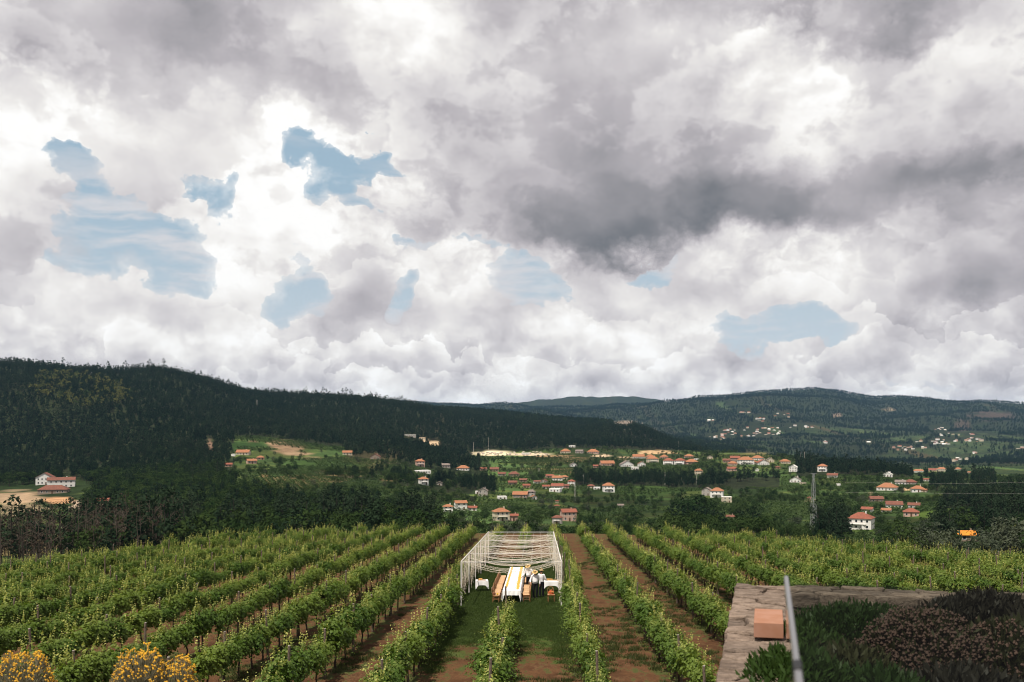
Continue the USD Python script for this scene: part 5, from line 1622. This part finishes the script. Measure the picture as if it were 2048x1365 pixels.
def person(loc, rz, label, arms, head_tilt=(0.0, 0.0), height=1.78, stance=0.10, group=None, lean=0.0, hat_back=0.0):
    """stands facing local -Y; arms: for each side (left arm at +x first) elbow, wrist, hand direction, thumb side, palm normal, curl"""
    s = height / 1.78
    t = thing('person', label, 'person', loc, rz, group, s=s)
    hipz, shz = 0.93, 1.44
    sh = {1: np.array([0.19, 0.01 + lean * 0.5, shz]), -1: np.array([-0.19, 0.01 + lean * 0.5, shz])}
    feet = {1: np.array([stance, 0.02, 0.085]), -1: np.array([-stance, -0.05, 0.085])}
    body = mf.Manifold()
    cl = mf.Manifold()
    tr = mf.Manifold()
    torso = [(np.array([0, 0, 0.96]), (0.155, 0.115, 0.10)), (np.array([0, -0.035 + lean * .2, 1.10]), (0.165, 0.135, 0.11)), (np.array([0, lean * .4, 1.30]), (0.175, 0.12, 0.11)), (np.array([0, 0.01 + lean * .5, 1.42]), (0.165, 0.095, 0.06))]

    def hulls(js, g):
        out = mf.Manifold()
        for (a, ra), (b, rb) in zip(js[:-1], js[1:]):
            out = out + mf.Manifold.batch_hull([ball(a, np.array(ra) + g, 20), ball(b, np.array(rb) + g, 20)])
        return out
    body = body + hulls(torso, -0.012)
    shirt_t = [(p - (np.array([0, 0, 0.0]) if k else np.array([0, 0, -0.03])), r) for k, (p, r) in enumerate(torso)]
    cl = cl + hulls(shirt_t, 0.010)
    neck = np.array([0, 0.012 + lean * .55, 1.50])
    hd = np.array([head_tilt[0] * 0.05, -0.02 + lean * .6 - head_tilt[1] * 0.05, 1.645])
    body = body + chain([(neck - [0, 0, 0.05], 0.062), (neck + [0, 0, 0.04], 0.056), (hd, 0.07)])
    fwd = np.array([math.sin(head_tilt[0]) * 0.9, -1.0, -math.sin(head_tilt[1])])
    fwd /= np.linalg.norm(fwd)
    rt = np.cross(fwd, [0, 0, 1.0]); rt /= np.linalg.norm(rt)
    upv = np.cross(rt, fwd)
    body = body + mf.Manifold.batch_hull([ball(hd + upv * 0.03, (0.077, 0.092, 0.09)), ball(hd + fwd * 0.025 - upv * 0.075, (0.052, 0.05, 0.04))])
    body = body + mf.Manifold.batch_hull([ball(hd + fwd * 0.085 + upv * 0.012, 0.010, 8), ball(hd + fwd * 0.105 - upv * 0.028, 0.013, 8)])
    for e in (-1, 1):
        body = body + ball(hd + rt * e * 0.080 - upv * 0.005 - fwd * 0.005, (0.012, 0.022, 0.032), 10)
    for sd in (1, -1):
        el, wr, hdr, thumb, pn, curl = arms[0 if sd == 1 else 1]
        el, wr = np.asarray(el, float), np.asarray(wr, float)
        body = body + chain([(sh[sd], 0.058), (el, 0.042), (wr, 0.028)]) + hand(wr, hdr, thumb, pn, curl)
        cl = cl + chain([(sh[sd] - [sd * 0.03, 0, 0], 0.082), (sh[sd], 0.076), (el, 0.062), (el + (wr - el) * 0.80, 0.050)])
        hip = np.array([sd * 0.088, 0.0, hipz])
        kn = np.array([sd * (0.092 + stance * .2), -0.025, 0.50])
        body = body + chain([(hip, 0.088), (kn, 0.055), (feet[sd], 0.042)])
        tr = tr + chain([(hip, 0.105), (kn, 0.078), (feet[sd] + [0, 0.0, -0.02], 0.068)])
        body = body + mf.Manifold.batch_hull([ball(feet[sd] + [0, 0.03, -0.04], 0.035, 10), ball(feet[sd] + [sd * .02, -0.15, -0.055], 0.024, 10)])
    tr = tr + mf.Manifold.batch_hull([ball((0, 0, 0.985), (0.162, 0.125, 0.07), 20), ball((0.088, 0, 0.90), 0.108), ball((-0.088, 0, 0.90), 0.108)])
    v, f = smooth_of(body, 0.022, 3)
    bp = obj('body', (v, f), M['skin'], t, smooth=50)
    v, f = smooth_of(cl, 0.03, 8)
    v = v + 0.007 * (meshkit.fbm(v * 11, 3, 2)[:, None] - 0.5) * 2 * np.array([1, 1, 0])
    obj('shirt', (v, f), M['shirt'], t, smooth=50)
    v, f = smooth_of(tr, 0.03, 8)
    obj('trousers', (v, f), M['trousers'], t, smooth=50)
    for sd in (1, -1):
        sm = mf.Manifold.batch_hull([ball(feet[sd] + [0, 0.035, -0.042], (0.045, 0.05, 0.042), 14), ball(feet[sd] + [sd * .02, -0.165, -0.055], (0.044, 0.055, 0.030), 14)])
        v, f = smooth_of(sm, 0.03, 0)
        obj('shoe', (v, f), M['shoe'], t, smooth=50)
    e = MB()
    for sx in (-1, 1):
        q = trimesh.creation.icosphere(1, 0.011)
        q.apply_translation(hd + fwd * 0.083 + rt * sx * 0.032 + upv * 0.012)
        e.tm(q)
    obj('eyes', e, M['hair'], t)
    q = MB(); q.tube([hd + fwd * 0.082 - upv * 0.066 - rt * 0.024, hd + fwd * 0.092 - upv * 0.068, hd + fwd * 0.082 - upv * 0.066 + rt * 0.024], 0.006, 5)
    obj('mouth', q, M['hatband'], t)
    v, f = smooth_of(ball(hd + upv * 0.035 - fwd * 0.018, (0.084, 0.086, 0.082)) ^ mf.Manifold.cube((0.4, 0.4, 0.4), True).translate(tuple(hd - fwd * 0.21 + upv * 0.05)), 0.02, 0)
    obj('hair', (v, f), M['hair'], t, smooth=50)
    # straw hat
    prof = np.array([[0.0, 0.118], [0.05, 0.122], [0.078, 0.108], [0.092, 0.07], [0.097, 0.012], [0.13, 0.0], [0.19, -0.012], [0.192, -0.018], [0.13, -0.008], [0.094, 0.004], [0.088, 0.006], [0.085, 0.068], [0.07, 0.10], [0.0, 0.112]])
    h = trimesh.creation.revolve(prof, sections=28)
    vv = np.array(h.vertices)
    vv[:, 2] += 0.10 * vv[:, 0] ** 2 - 0.25 * np.abs(vv[:, 1]) ** 2.2 * (np.hypot(vv[:, 0], vv[:, 1]) > 0.1)
    Rh = np.stack([rt, -fwd, upv], 1)
    c0 = hd + upv * (0.075 + hat_back)
    obj('hat', (vv @ Rh.T + c0, h.faces), M['straw'], t, smooth=40)
    b = trimesh.creation.revolve(np.array([[0.099, 0.012], [0.097, 0.045], [0.094, 0.045], [0.095, 0.012], [0.099, 0.012]]), sections=28)
    obj('hat_band', (np.array(b.vertices) @ Rh.T + c0, b.faces), M['hatband'], t, smooth=40)
    return t


def feet_on(x, y): return (x, y, gz(x, y) - 0.008)


D = (0, 0, -1)
# front man, facing the camera, looking down to his right; right hand on a chair back, left arm hanging
person(feet_on(-0.26, 66.4), 0.12, 'man in straw hat facing the camera, left hand hanging at his side', [
    ((0.30, 0.03, 1.15), (0.30, -0.04, 0.90), (0.02, -0.1, -1), (0, -1, 0), (-1, 0, 0), 0.5),
    ((-0.31, -0.02, 1.17), (-0.34, -0.27, 1.06), (-0.1, -0.9, -0.35), (1, 0, 0), (0, 0, -1), 0.9)], head_tilt=(-0.35, 0.5), height=1.84, lean=-0.03)
# the man behind him, seen from behind, turned to the right side table
person(feet_on(0.16, 67.4), math.pi - 0.5, 'man in wide straw hat seen from behind beside the side table', [
    ((0.29, -0.06, 1.16), (0.24, -0.30, 1.05), (-0.1, -1, -0.1), (-1, 0, 0), (0, 0, -1), 0.6),
    ((-0.29, -0.06, 1.16), (-0.22, -0.30, 1.06), (0.1, -1, -0.1), (1, 0, 0), (0, 0, -1), 0.6)], head_tilt=(0.2, 0.25), height=1.80, hat_back=0.01)
# the far man leaning to the table from between the chairs
person(feet_on(-0.72, 70.65), -0.45, 'man in straw hat reaching to the table from between the right chairs', [
    ((0.33, 0.04, 1.17), (0.36, -0.12, 0.95), (0.1, -0.4, -0.9), (0, -1, 0), (-1, 0, 0), 0.5),
    ((-0.31, -0.06, 1.16), (-0.36, -0.26, 0.98), (-0.35, -0.6, -0.55), (0.5, -0.6, 0), (0.2, 0.2, -1), 0.5)], head_tilt=(-0.2, 0.55), height=1.86, lean=-0.05)

# ------------------------------------------------------------------ foreground: planter wall, glass railing, shrubs
from shapely.geometry import Polygon, MultiPoint, box as sbox
from shapely.ops import voronoi_diagram
from shapely import affinity

TH_ = math.radians(12.9)
E1 = np.array([math.sin(TH_), math.cos(TH_)])
E2 = np.array([math.cos(TH_), -math.sin(TH_)])
CC = np.array([1.87, 9.5])
CAPZ = EYE - 1.5


def wall_pt(a, b, z): return (*(CC + E2 * a - E1 * b), z)     # a: to the right along the back wall; b: towards the camera


def stone_mat(name, c1, c2, c3):
    g = Graph()
    pos = g.node('texture_coordinate', 'object')
    st = g.noise(g.vec('multiply', pos, (6.5, 12, 12)), 1.0, 6.0, 0.65)
    n = g.noise(pos, 22.0, 5.0, 0.7)
    isl = g.node('object_info', 'random')
    c = g.mix(g.step(st, 0.35, 0.65), c1, c2)
    c = g.mix(g.mul(g.step(n, 0.5, 0.68), 0.6), c, c3)
    c = g.mix(1.0, c, g.ramp(isl, [(0, (0.72, 0.7, 0.68)), (1, (1.2, 1.15, 1.1))]), 'multiply')
    hgt = g.add(st, g.mul(n, 0.5))
    return g.build(name, surface=g.node('principled_bsdf', 'BSDF', base_color=c, roughness=0.9, specular_ior_level=0.15, normal=g.node('bump', 'normal', height=hgt, strength=0.9, distance=0.03)))


M['schist'] = stone_mat('schist', (0.115, 0.088, 0.070), (0.215, 0.17, 0.138), (0.050, 0.038, 0.031))
M['mortar'] = principled('mortar', (0.085, 0.066, 0.052), 0.95, 0.05, bump=(20, 0.8, 0.03))
M['terracotta'] = principled('terracotta', (0.30, 0.162, 0.112), 0.9, 0.05, noise=(5, (0.27, 0.135, 0.085), 0.4, 0.65))
M['bed_soil'] = principled('bed_soil', (0.035, 0.025, 0.018), 0.95, 0.05)


def build_wall():
    r = np.random.default_rng(19)
    t = thing('planter_wall', 'low schist stone wall around the planting bed at lower right', 'wall')
    c = MB()

    def prism(poly, z0, z1):
        k = len(poly)
        v = [wall_pt(a, b, z0) for a, b in poly] + [wall_pt(a, b, z1) for a, b in poly]
        f = [[i, (i + 1) % k, k + (i + 1) % k] for i in range(k)] + [[i, k + (i + 1) % k, k + i] for i in range(k)]
        f += [[k, k + i, k + i + 1] for i in range(1, k - 1)] + [[0, i + 1, i] for i in range(1, k - 1)]
        return np.array(v), np.array(f)[:, ::-1]
    c.add(*prism([(0.03, 0.47), (0.43, 0.47), (0.43, 7.0), (0.03, 7.0)], EYE - 3.1, CAPZ - 0.05))
    c.add(*prism([(0.03, 0.03), (7.0, 0.03), (7.0, 0.425), (0.03, 0.425)], EYE - 3.1, CAPZ - 0.05))
    obj('core', c, M['mortar'], t)
    region = Polygon([(0, 0), (7.2, 0), (7.2, 0.45), (0.46, 0.45), (0.46, 7.0), (0, 7.0)])
    pts = []
    while len(pts) < 150:
        a, b = (r.uniform(0, 0.5), r.uniform(0, 7.0)) if r.uniform() < 0.5 else (r.uniform(0, 7.2), r.uniform(0, 0.6))
        if all(math.hypot(0.95 * (a - p[0]), 1.4 * (b - p[1])) > 0.18 for p in pts):
            pts.append((a, b))
        elif r.uniform() < 0.004:
            break
    for cell in voronoi_diagram(MultiPoint([(0.72 * a, b) for a, b in pts]), envelope=sbox(-1, -1, 8, 8)).geoms:
        g_ = affinity.scale(cell, 1 / 0.72, 1, origin=(0, 0)).intersection(region).buffer(-0.008)
        for pg in getattr(g_, 'geoms', [g_]):
            if pg.is_empty or pg.area < 0.004:
                continue
            p = np.array(pg.exterior.coords)[:-1]
            # rough the outline and chamfer the top
            q = []
            for i in range(len(p)):
                a, b = p[i], p[(i + 1) % len(p)]
                m_ = max(1, int(np.linalg.norm(b - a) / 0.07))
                for k in range(m_):
                    q.append(a + (b - a) * k / m_ + r.normal(0, 0.006, 2))
            q = np.array(q)
            if Polygon(q).exterior.is_ccw is False:
                q = q[::-1]
            cen = q.mean(0)
            top = CAPZ - 0.012 + r.uniform(-0.014, 0.014)
            rings = [(1.0, CAPZ - 0.14), (1.0, top - 0.012), (0.93, top)]
            n = len(q)
            V = []
            tilt = r.normal(0, 0.02, 2)
            for sc, z in rings:
                w_ = cen + (q - cen) * sc
                V += [wall_pt(a, b, z + ((a - cen[0]) * tilt[0] + (b - cen[1]) * tilt[1] + r.normal(0, 0.003) if z > CAPZ - 0.1 else 0)) for a, b in w_]
            V.append(wall_pt(*cen, top + r.uniform(-0.004, 0.008)))
            F = []
            for k in range(2):
                for i in range(n):
                    F += [[k * n + i, (k + 1) * n + i, (k + 1) * n + (i + 1) % n], [k * n + i, (k + 1) * n + (i + 1) % n, k * n + (i + 1) % n]]
            F += [[2 * n + i, 3 * n, 2 * n + (i + 1) % n] for i in range(n)]
            obj('cap_stone', (np.array(V), np.array(F)), M['schist'], t)
    # stones of the inner face under the cap
    for k in range(14):
        a0 = 0.46 + k * 0.47
        for z0, z1 in ((CAPZ - 0.30, CAPZ - 0.155), (CAPZ - 0.46, CAPZ - 0.315)):
            m = MB()
            a1 = a0 + r.uniform(0.36, 0.455)
            d = r.uniform(0.425, 0.45)
            v = [wall_pt(a, b, z) for z in (z0, z1) for b in (0.41, d) for a in (a0, a1)]
            m.add(v, [[0, 1, 3, 2], [4, 6, 7, 5], [0, 4, 5, 1], [2, 3, 7, 6], [0, 2, 6, 4], [1, 5, 7, 3]])
            obj('face_stone', m, M['schist'], t)
    s = MB()
    s.add([wall_pt(a, b, EYE - 1.86) for a, b in ((0.43, 0.42), (7, 0.42), (7, 7), (0.43, 7))], [[0, 3, 2, 1]])
    sp = obj('bed_soil', s, M['bed_soil'])
    tag(sp, None, None, None, 'structure')


build_wall()
blk = thing('terracotta_block', 'plain terracotta block lying on the stone wall', 'block')
m = trimesh.creation.box((0.205, 0.54, 0.108))
m = mf.Manifold.batch_hull([ball((sx * 0.096, sy * 0.264, sz * 0.048), 0.006, 8) for sx in (-1, 1) for sy in (-1, 1) for sz in (-1, 1)])
t_ = m.to_mesh()
v = np.array(t_.vert_properties[:, :3])
cb = np.array([1.665, 7.22])
w = np.array([np.append(cb + E2 * a + E1 * b, CAPZ + 0.062 + c) for a, b, c in v])
obj('brick', (w, np.array(t_.tri_verts)), M['terracotta'], blk, smooth=30)


# ---- glass railing: a side panel with a steel top rail and a cross panel
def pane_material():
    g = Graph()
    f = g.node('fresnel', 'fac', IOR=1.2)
    a = g.node('transparent_bsdf', 'BSDF', color=(0.50, 0.54, 0.52))  # glass tint, deepened to carry the shade over the bed
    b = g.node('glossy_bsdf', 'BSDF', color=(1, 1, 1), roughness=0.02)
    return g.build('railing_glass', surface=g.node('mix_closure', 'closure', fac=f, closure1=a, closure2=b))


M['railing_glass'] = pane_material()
M['steel'] = principled('steel', (0.48, 0.46, 0.44), 0.30, 0.5, metal=1.0)
M['black_rubber'] = principled('black_rubber', (0.015, 0.015, 0.016), 0.6, 0.3)
RC = np.array([0.745, 3.0])
RZ = EYE - 0.472
gl = thing('glass_railing', 'frameless glass railing with bright steel edge at lower right', 'railing')
m = MB()
pt = lambda a, b, z: (*(RC + E2 * a - E1 * b), z)
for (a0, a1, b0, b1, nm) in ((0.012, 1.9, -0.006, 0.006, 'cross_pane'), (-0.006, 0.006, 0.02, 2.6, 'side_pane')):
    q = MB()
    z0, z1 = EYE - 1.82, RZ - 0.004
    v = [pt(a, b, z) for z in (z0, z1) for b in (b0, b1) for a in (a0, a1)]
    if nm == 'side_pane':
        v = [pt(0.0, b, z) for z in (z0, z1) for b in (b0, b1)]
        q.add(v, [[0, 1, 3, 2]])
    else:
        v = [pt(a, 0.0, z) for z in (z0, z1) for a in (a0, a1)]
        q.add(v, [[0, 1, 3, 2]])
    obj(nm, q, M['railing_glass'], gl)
q = MB()
for (b0, b1, mat_, nm, hw, up) in ((-0.01, 1.10, 'steel', 'top_rail', 0.0065, 0.012), (1.103, 1.17, 'black_rubber', 'joint', 0.0085, 0.015), (1.173, 2.6, 'steel', 'top_rail', 0.0075, 0.012)):
    q = MB()
    h_ = mf.Manifold.batch_hull([ball(pt(s_ * (hw - 0.004), b, RZ + z), 0.004, 8) for s_ in (-1, 1) for b in (b0 + 0.004, b1 - 0.004) for z in (-0.006, up)])
    q_ = h_.to_mesh()
    obj(nm, (np.array(q_.vert_properties[:, :3]), np.array(q_.tri_verts)), M[mat_], gl, smooth=30)

# ---- plants of the bed
M['bed_green'] = leaf_material('bed_green', (0.022, 0.047, 0.009), (0.058, 0.102, 0.019), trans=0.25)  # green lowered so the colour holds the shade on the bed
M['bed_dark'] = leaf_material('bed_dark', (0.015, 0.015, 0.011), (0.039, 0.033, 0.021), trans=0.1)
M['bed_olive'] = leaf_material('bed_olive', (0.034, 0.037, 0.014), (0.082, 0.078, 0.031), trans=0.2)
M['faded_flower'] = leaf_material('faded_flower', (0.083, 0.051, 0.039), (0.225, 0.128, 0.093), trans=0.2)


def mound(px, py_base, Y, w, d, h, n, mat_, leaf, seed, upright=0.3, zb=None):
    """leafy cushion: returns mesh of many small blades over a dome, in world metres"""
    r = np.random.default_rng(seed)
    X = (px - PX0) / FX * Y
    u = r.normal(size=(n, 3))
    u /= np.linalg.norm(u, axis=1, keepdims=True)
    u[:, 2] = np.abs(u[:, 2])
    rad = r.uniform(0.70, 1.06, (n, 1))
    lump = 0.85 + 0.35 * meshkit.fbm(u * 2.3 + seed, 3, seed)[:, None]
    P_ = u * rad * lump * [w / 2, d / 2, h]
    N_ = u + r.normal(0, 0.6, (n, 3))
    dirs = u * (1 - upright) + np.array([0, 0, upright]) + r.normal(0, 0.35, (n, 3))
    dirs /= np.linalg.norm(dirs, axis=1, keepdims=True)
    side = np.cross(dirs, N_)
    side /= np.linalg.norm(side, axis=1, keepdims=True) + 1e-9
    L = leaf * r.uniform(0.6, 1.4, (n, 1))
    W_ = L * 0.16
    V = np.stack([P_ - side * W_ * 0.6, P_ + dirs * L * 0.5 - side * W_, P_ + dirs * L, P_ + dirs * L * 0.5 + side * W_], 1)
    base = np.array([X, Y, (EYE - 1.86) if zb is None else zb])
    F = (np.arange(n)[:, None, None] * 4 + np.array([[0, 3, 2], [0, 2, 1]])[None]).reshape(-1, 3)
    return base, V.reshape(-1, 3), F, P_, u


def bed_plant(name, label, cat, px, Y, w, d, h, n, mat_, leaf, seed, upright=0.3, flowers=None):
    base, V, F, P_, u = mound(px, 0, Y, w, d, h, n, mat_, leaf, seed, upright)
    t = thing(name, label, cat, tuple(base))
    obj('foliage', (V, F), M[mat_], t)
    m = MB()
    r = np.random.default_rng(seed)
    for k in range(24):
        a = r.uniform(0, 6.28)
        m.tube([(0.05 * math.cos(a), 0.05 * math.sin(a), -0.01), (0.32 * w * math.cos(a), 0.32 * d * math.sin(a), h * 0.7)], [0.006, 0.003], 4)
    obj('stems', m, M['bark'], t)
    if flowers:
        fm, k, sz = flowers
        r = np.random.default_rng(seed + 1)
        q = MB()
        up = np.nonzero(u[:, 2] > 0.25)[0]
        for i in r.choice(up, min(k, len(up)), replace=False):
            beads(q, P_[i] * 1.06 + r.normal(0, sz, (3, 3)), r, sz)
        obj('flower_heads', q, M[fm], t)


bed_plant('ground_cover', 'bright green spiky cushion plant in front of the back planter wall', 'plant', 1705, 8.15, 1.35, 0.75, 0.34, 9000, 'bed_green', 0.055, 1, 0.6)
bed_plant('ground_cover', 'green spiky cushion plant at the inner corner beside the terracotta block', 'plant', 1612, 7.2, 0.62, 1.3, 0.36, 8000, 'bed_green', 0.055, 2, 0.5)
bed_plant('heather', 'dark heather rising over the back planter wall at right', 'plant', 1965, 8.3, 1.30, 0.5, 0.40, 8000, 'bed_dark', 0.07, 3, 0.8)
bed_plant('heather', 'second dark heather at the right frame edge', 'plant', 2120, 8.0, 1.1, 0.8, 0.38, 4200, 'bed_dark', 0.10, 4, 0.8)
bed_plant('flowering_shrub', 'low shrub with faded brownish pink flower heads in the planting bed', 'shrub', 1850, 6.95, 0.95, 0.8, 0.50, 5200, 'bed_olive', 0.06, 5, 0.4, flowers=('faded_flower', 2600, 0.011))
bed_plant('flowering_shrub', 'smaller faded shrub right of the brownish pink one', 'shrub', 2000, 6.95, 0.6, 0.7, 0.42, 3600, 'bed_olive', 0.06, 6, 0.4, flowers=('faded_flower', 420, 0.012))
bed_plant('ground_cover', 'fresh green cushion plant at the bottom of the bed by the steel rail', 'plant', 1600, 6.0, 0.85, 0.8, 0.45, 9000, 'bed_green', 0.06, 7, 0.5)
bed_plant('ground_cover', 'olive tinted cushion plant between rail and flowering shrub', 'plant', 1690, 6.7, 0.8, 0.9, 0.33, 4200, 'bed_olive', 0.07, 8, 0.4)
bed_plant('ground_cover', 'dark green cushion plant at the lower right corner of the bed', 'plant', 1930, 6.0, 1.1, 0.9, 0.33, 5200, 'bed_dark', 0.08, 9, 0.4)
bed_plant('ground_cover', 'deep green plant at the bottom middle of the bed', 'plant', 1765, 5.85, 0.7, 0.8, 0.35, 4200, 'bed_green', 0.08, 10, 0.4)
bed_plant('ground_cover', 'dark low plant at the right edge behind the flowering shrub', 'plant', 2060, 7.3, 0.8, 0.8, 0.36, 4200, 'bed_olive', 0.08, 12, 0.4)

# ---- yellow flowering shrubs at the lower left
M['santolina'] = leaf_material('santolina', (0.13, 0.12, 0.075), (0.27, 0.24, 0.165), trans=0.15)
M['yellow_head'] = principled('yellow_head', (0.62, 0.35, 0.035), 0.8, 0.1, noise=(30, (0.45, 0.24, 0.03), 0.45, 0.6))


def flower_dome(px, ptop, Y, w, label, seed):
    r = np.random.default_rng(seed)
    X = (px - PX0) / FX * Y
    ztop = EYE - (ptop - PY0) * Y / FX
    zb = EYE - 2.9
    h = ztop - zb
    t = thing('flowering_shrub', label, 'shrub', (X, Y, zb), group=None)
    n = 7000
    u = r.normal(size=(n, 3))
    u /= np.linalg.norm(u, axis=1, keepdims=True)
    u[:, 2] = np.abs(u[:, 2])
    u[:, :2] *= (np.hypot(u[:, 0], u[:, 1]) ** -0.45)[:, None]
    P_ = u * [w / 2, w / 2, h] * r.uniform(0.45, 0.97, (n, 1)) * (0.9 + 0.2 * meshkit.noise(u * 3 + seed, seed)[:, None])
    d = u + r.normal(0, 0.3, (n, 3)) + [0, 0, 0.4]
    d /= np.linalg.norm(d, axis=1, keepdims=True)
    s = np.cross(d, r.normal(size=(n, 3)))
    s /= np.linalg.norm(s, axis=1, keepdims=True)
    L = r.uniform(0.04, 0.10, (n, 1))
    V = np.stack([P_ - s * 0.005, P_ + s * 0.005, P_ + d * L], 1).reshape(-1, 3)
    obj('foliage', (V, np.arange(3 * n).reshape(-1, 3)), M['santolina'], t)
    q, st = MB(), MB()
    for i in range(900):
        a = r.normal(size=3)
        a /= np.linalg.norm(a)
        a[2] = abs(a[2])
        if a[2] < 0.12 or r.uniform() > a[2] ** 2.2 * 1.1:
            continue
        a[:2] *= math.hypot(a[0], a[1]) ** -0.45
        p = a * np.array([w / 2, w / 2, h]) * (0.96 + 0.09 * r.uniform()) * (0.9 + 0.2 * meshkit.noise(a[None] * 3 + seed, seed)[0])
        st.tube([p * 0.9, p], 0.0022, 3, caps=False)
        for k in range(3):
            beads(q, [p + r.normal(0, 0.007, 3)], r, 0.0078)
    obj('stems', st, M['santolina'], t)
    obj('flower_heads', q, M['yellow_head'], t)


flower_dome(48, 1309, 9.3, 0.62, 'yellow flowering shrub at the far bottom left corner', 31)
flower_dome(278, 1305, 9.1, 0.56, 'taller yellow flowering shrub right of the corner shrub', 32)
flower_dome(352, 1326, 9.2, 0.46, 'lower yellow flowering shrub leaning against the taller one', 33)

# ------------------------------------------------------------------ pylon, poles, cables, far masts
M['galvanized'] = principled('galvanized', (0.27, 0.28, 0.29), 0.5, 0.4, metal=0.3)
M['concrete'] = principled('concrete', (0.45, 0.43, 0.40), 0.9, 0.1)


def build_pylon():
    px, ytop = 1627, 948
    Y = 425.0
    X = (px - PX0) / FX * Y
    Z = float(ground(X, Y))
    H = EYE - (ytop - PY0) * Y / FX - Z
    t = thing('lattice_pylon', 'tall grey steel lattice pylon at the edge of the vineyard', 'pylon', (X, Y, Z), 0.35)
    n = 13
    zs = np.linspace(-0.3, H, n)
    hw = np.interp(zs, [0, H], [1.25, 0.32])
    for sx in (-1, 1):
        for sy in (-1, 1):
            m = MB(); m.tube([(sx * hw[0], sy * hw[0], zs[0]), (sx * hw[-1], sy * hw[-1], zs[-1])], 0.060, 4); obj('leg', m, M['galvanized'], t)
    for k in range(n - 1):
        m = MB()
        for ax in (0, 1):
            for s in (-1, 1):
                f = (lambda a, b, z: (a, b, z)) if ax == 0 else (lambda a, b, z: (b, a, z))
                m.tube([f(-hw[k], s * hw[k], zs[k]), f(hw[k + 1], s * hw[k + 1], zs[k + 1])], 0.026, 4)
                m.tube([f(-hw[k], s * hw[k] * 1.02, zs[k]), f(hw[k], s * hw[k] * 1.02, zs[k])], 0.022, 4)
        obj('brace', m, M['galvanized'], t)
    m = MB()
    for s in (-1, 1):
        m.tube([(-1.3, s * 0.32, H), (1.3, s * 0.32, H)], 0.06, 4)
    obj('top_arm', m, M['galvanized'], t)
    return X, Y, Z + H


PX_, PY_, PZ_ = build_pylon()
for k, (y0, y1, nm) in enumerate(((985, 986, 'lower'), (966, 965, 'upper'))):
    m = MB()
    Yw = 300.0
    pts = []
    for u in np.linspace(0, 1, 14):
        a = 1690 + 460 * u
        yy = y0 + (y1 - y0) * u + 5.0 * 4 * u * (1 - u) * 0.25
        pts.append(((a - PX0) / FX * Yw, Yw, EYE - (yy - PY0) * Yw / FX))
    m.tube(pts, 0.012, 4)
    p = obj('power_cable', m, M['concrete'])
    tag(p, f'{nm} of two thin power cables crossing the dark wood at right', 'cable')
for (px, y0, y1, w_, where) in [(947, 886, 906, .22, 'above the pale quarry strip'), (977, 876, 900, .2, 'in the pine wood above the quarry strip'), (1078, 938, 953, .18, 'above the valley village'), (1150, 972, 1004, .18, 'right of the valley village'), (1167, 950, 968, .3, 'beside the white two-storey house right of the village'), (1162, 944, 960, .18, 'thin and dark, left of the thick white one'), (1330, 946, 970, .2, 'in front of the dark tree belt'), (1393, 950, 970, .18, 'below the small two-floor house'), (1601.6, 904, 925, .2, 'left of the pair on the wooded knoll'), (1609, 904, 928, .2, 'right of the pair on the wooded knoll'), (1357, 884, 902, .2, 'on the hump behind the hilltop hamlet'), (514, 800, 818, .3, 'alone on the wooded left hill'), (1923, 950, 958, .2, 'at the edge of the wood on the right')]:
    Y = stand_at(px, y1)
    X = (px - PX0) / FX * Y
    Z = float(ground(X, Y))
    H = (y1 - y0) * Y / FX
    t = thing('utility_pole', f'slim pale concrete utility pole {where}', 'pole', (X, Y, Z))
    m = MB(); m.tube([(0, 0, -0.5), (0, 0, H)], [w_ * 1.3, w_ * .8], 6); obj('shaft', m, M['concrete'], t)
    m = MB(); m.box(-0.9, 0.9, -0.06, 0.06, H - 0.5, H - 0.36); obj('crossarm', m, M['concrete'], t)
for px, y0 in ((1166, 787), (1184, 788)):
    Y = 9000.0
    X = (px - PX0) / FX * Y
    Z = float(ground(X, Y))
    t = thing('radio_mast', f'tiny {"left" if px < 1170 else "right"} mast on the farthest pale ridge', 'mast', (X, Y, Z))
    H = max(30.0, EYE - (y0 - PY0) * Y / FX - Z)
    m = MB(); m.tube([(0, 0, -2), (0, 0, H)], [1.2, 0.5], 5); obj('shaft', m, M['galvanized'], t)
    m = MB(); m.box(-2.5, 2.5, -0.4, 0.4, H * .8, H * .8 + 1.0); obj('antenna', m, M['galvanized'], t)


# ------------------------------------------------------------------ the air
gh = Graph()
vol = gh.node('principled_volume', 'volume', color=(0.36, 0.64, 1.0), density=HAZE, anisotropy=0.2)
mh = gh.build('haze', volume=vol)
hb = MB()
hb.box(-13500, 13500, -300, 12600, -160, 330)
tag(obj('haze', hb, mh), 'thin bluish air between the vineyard and the far mountains', 'haze', None, 'stuff')
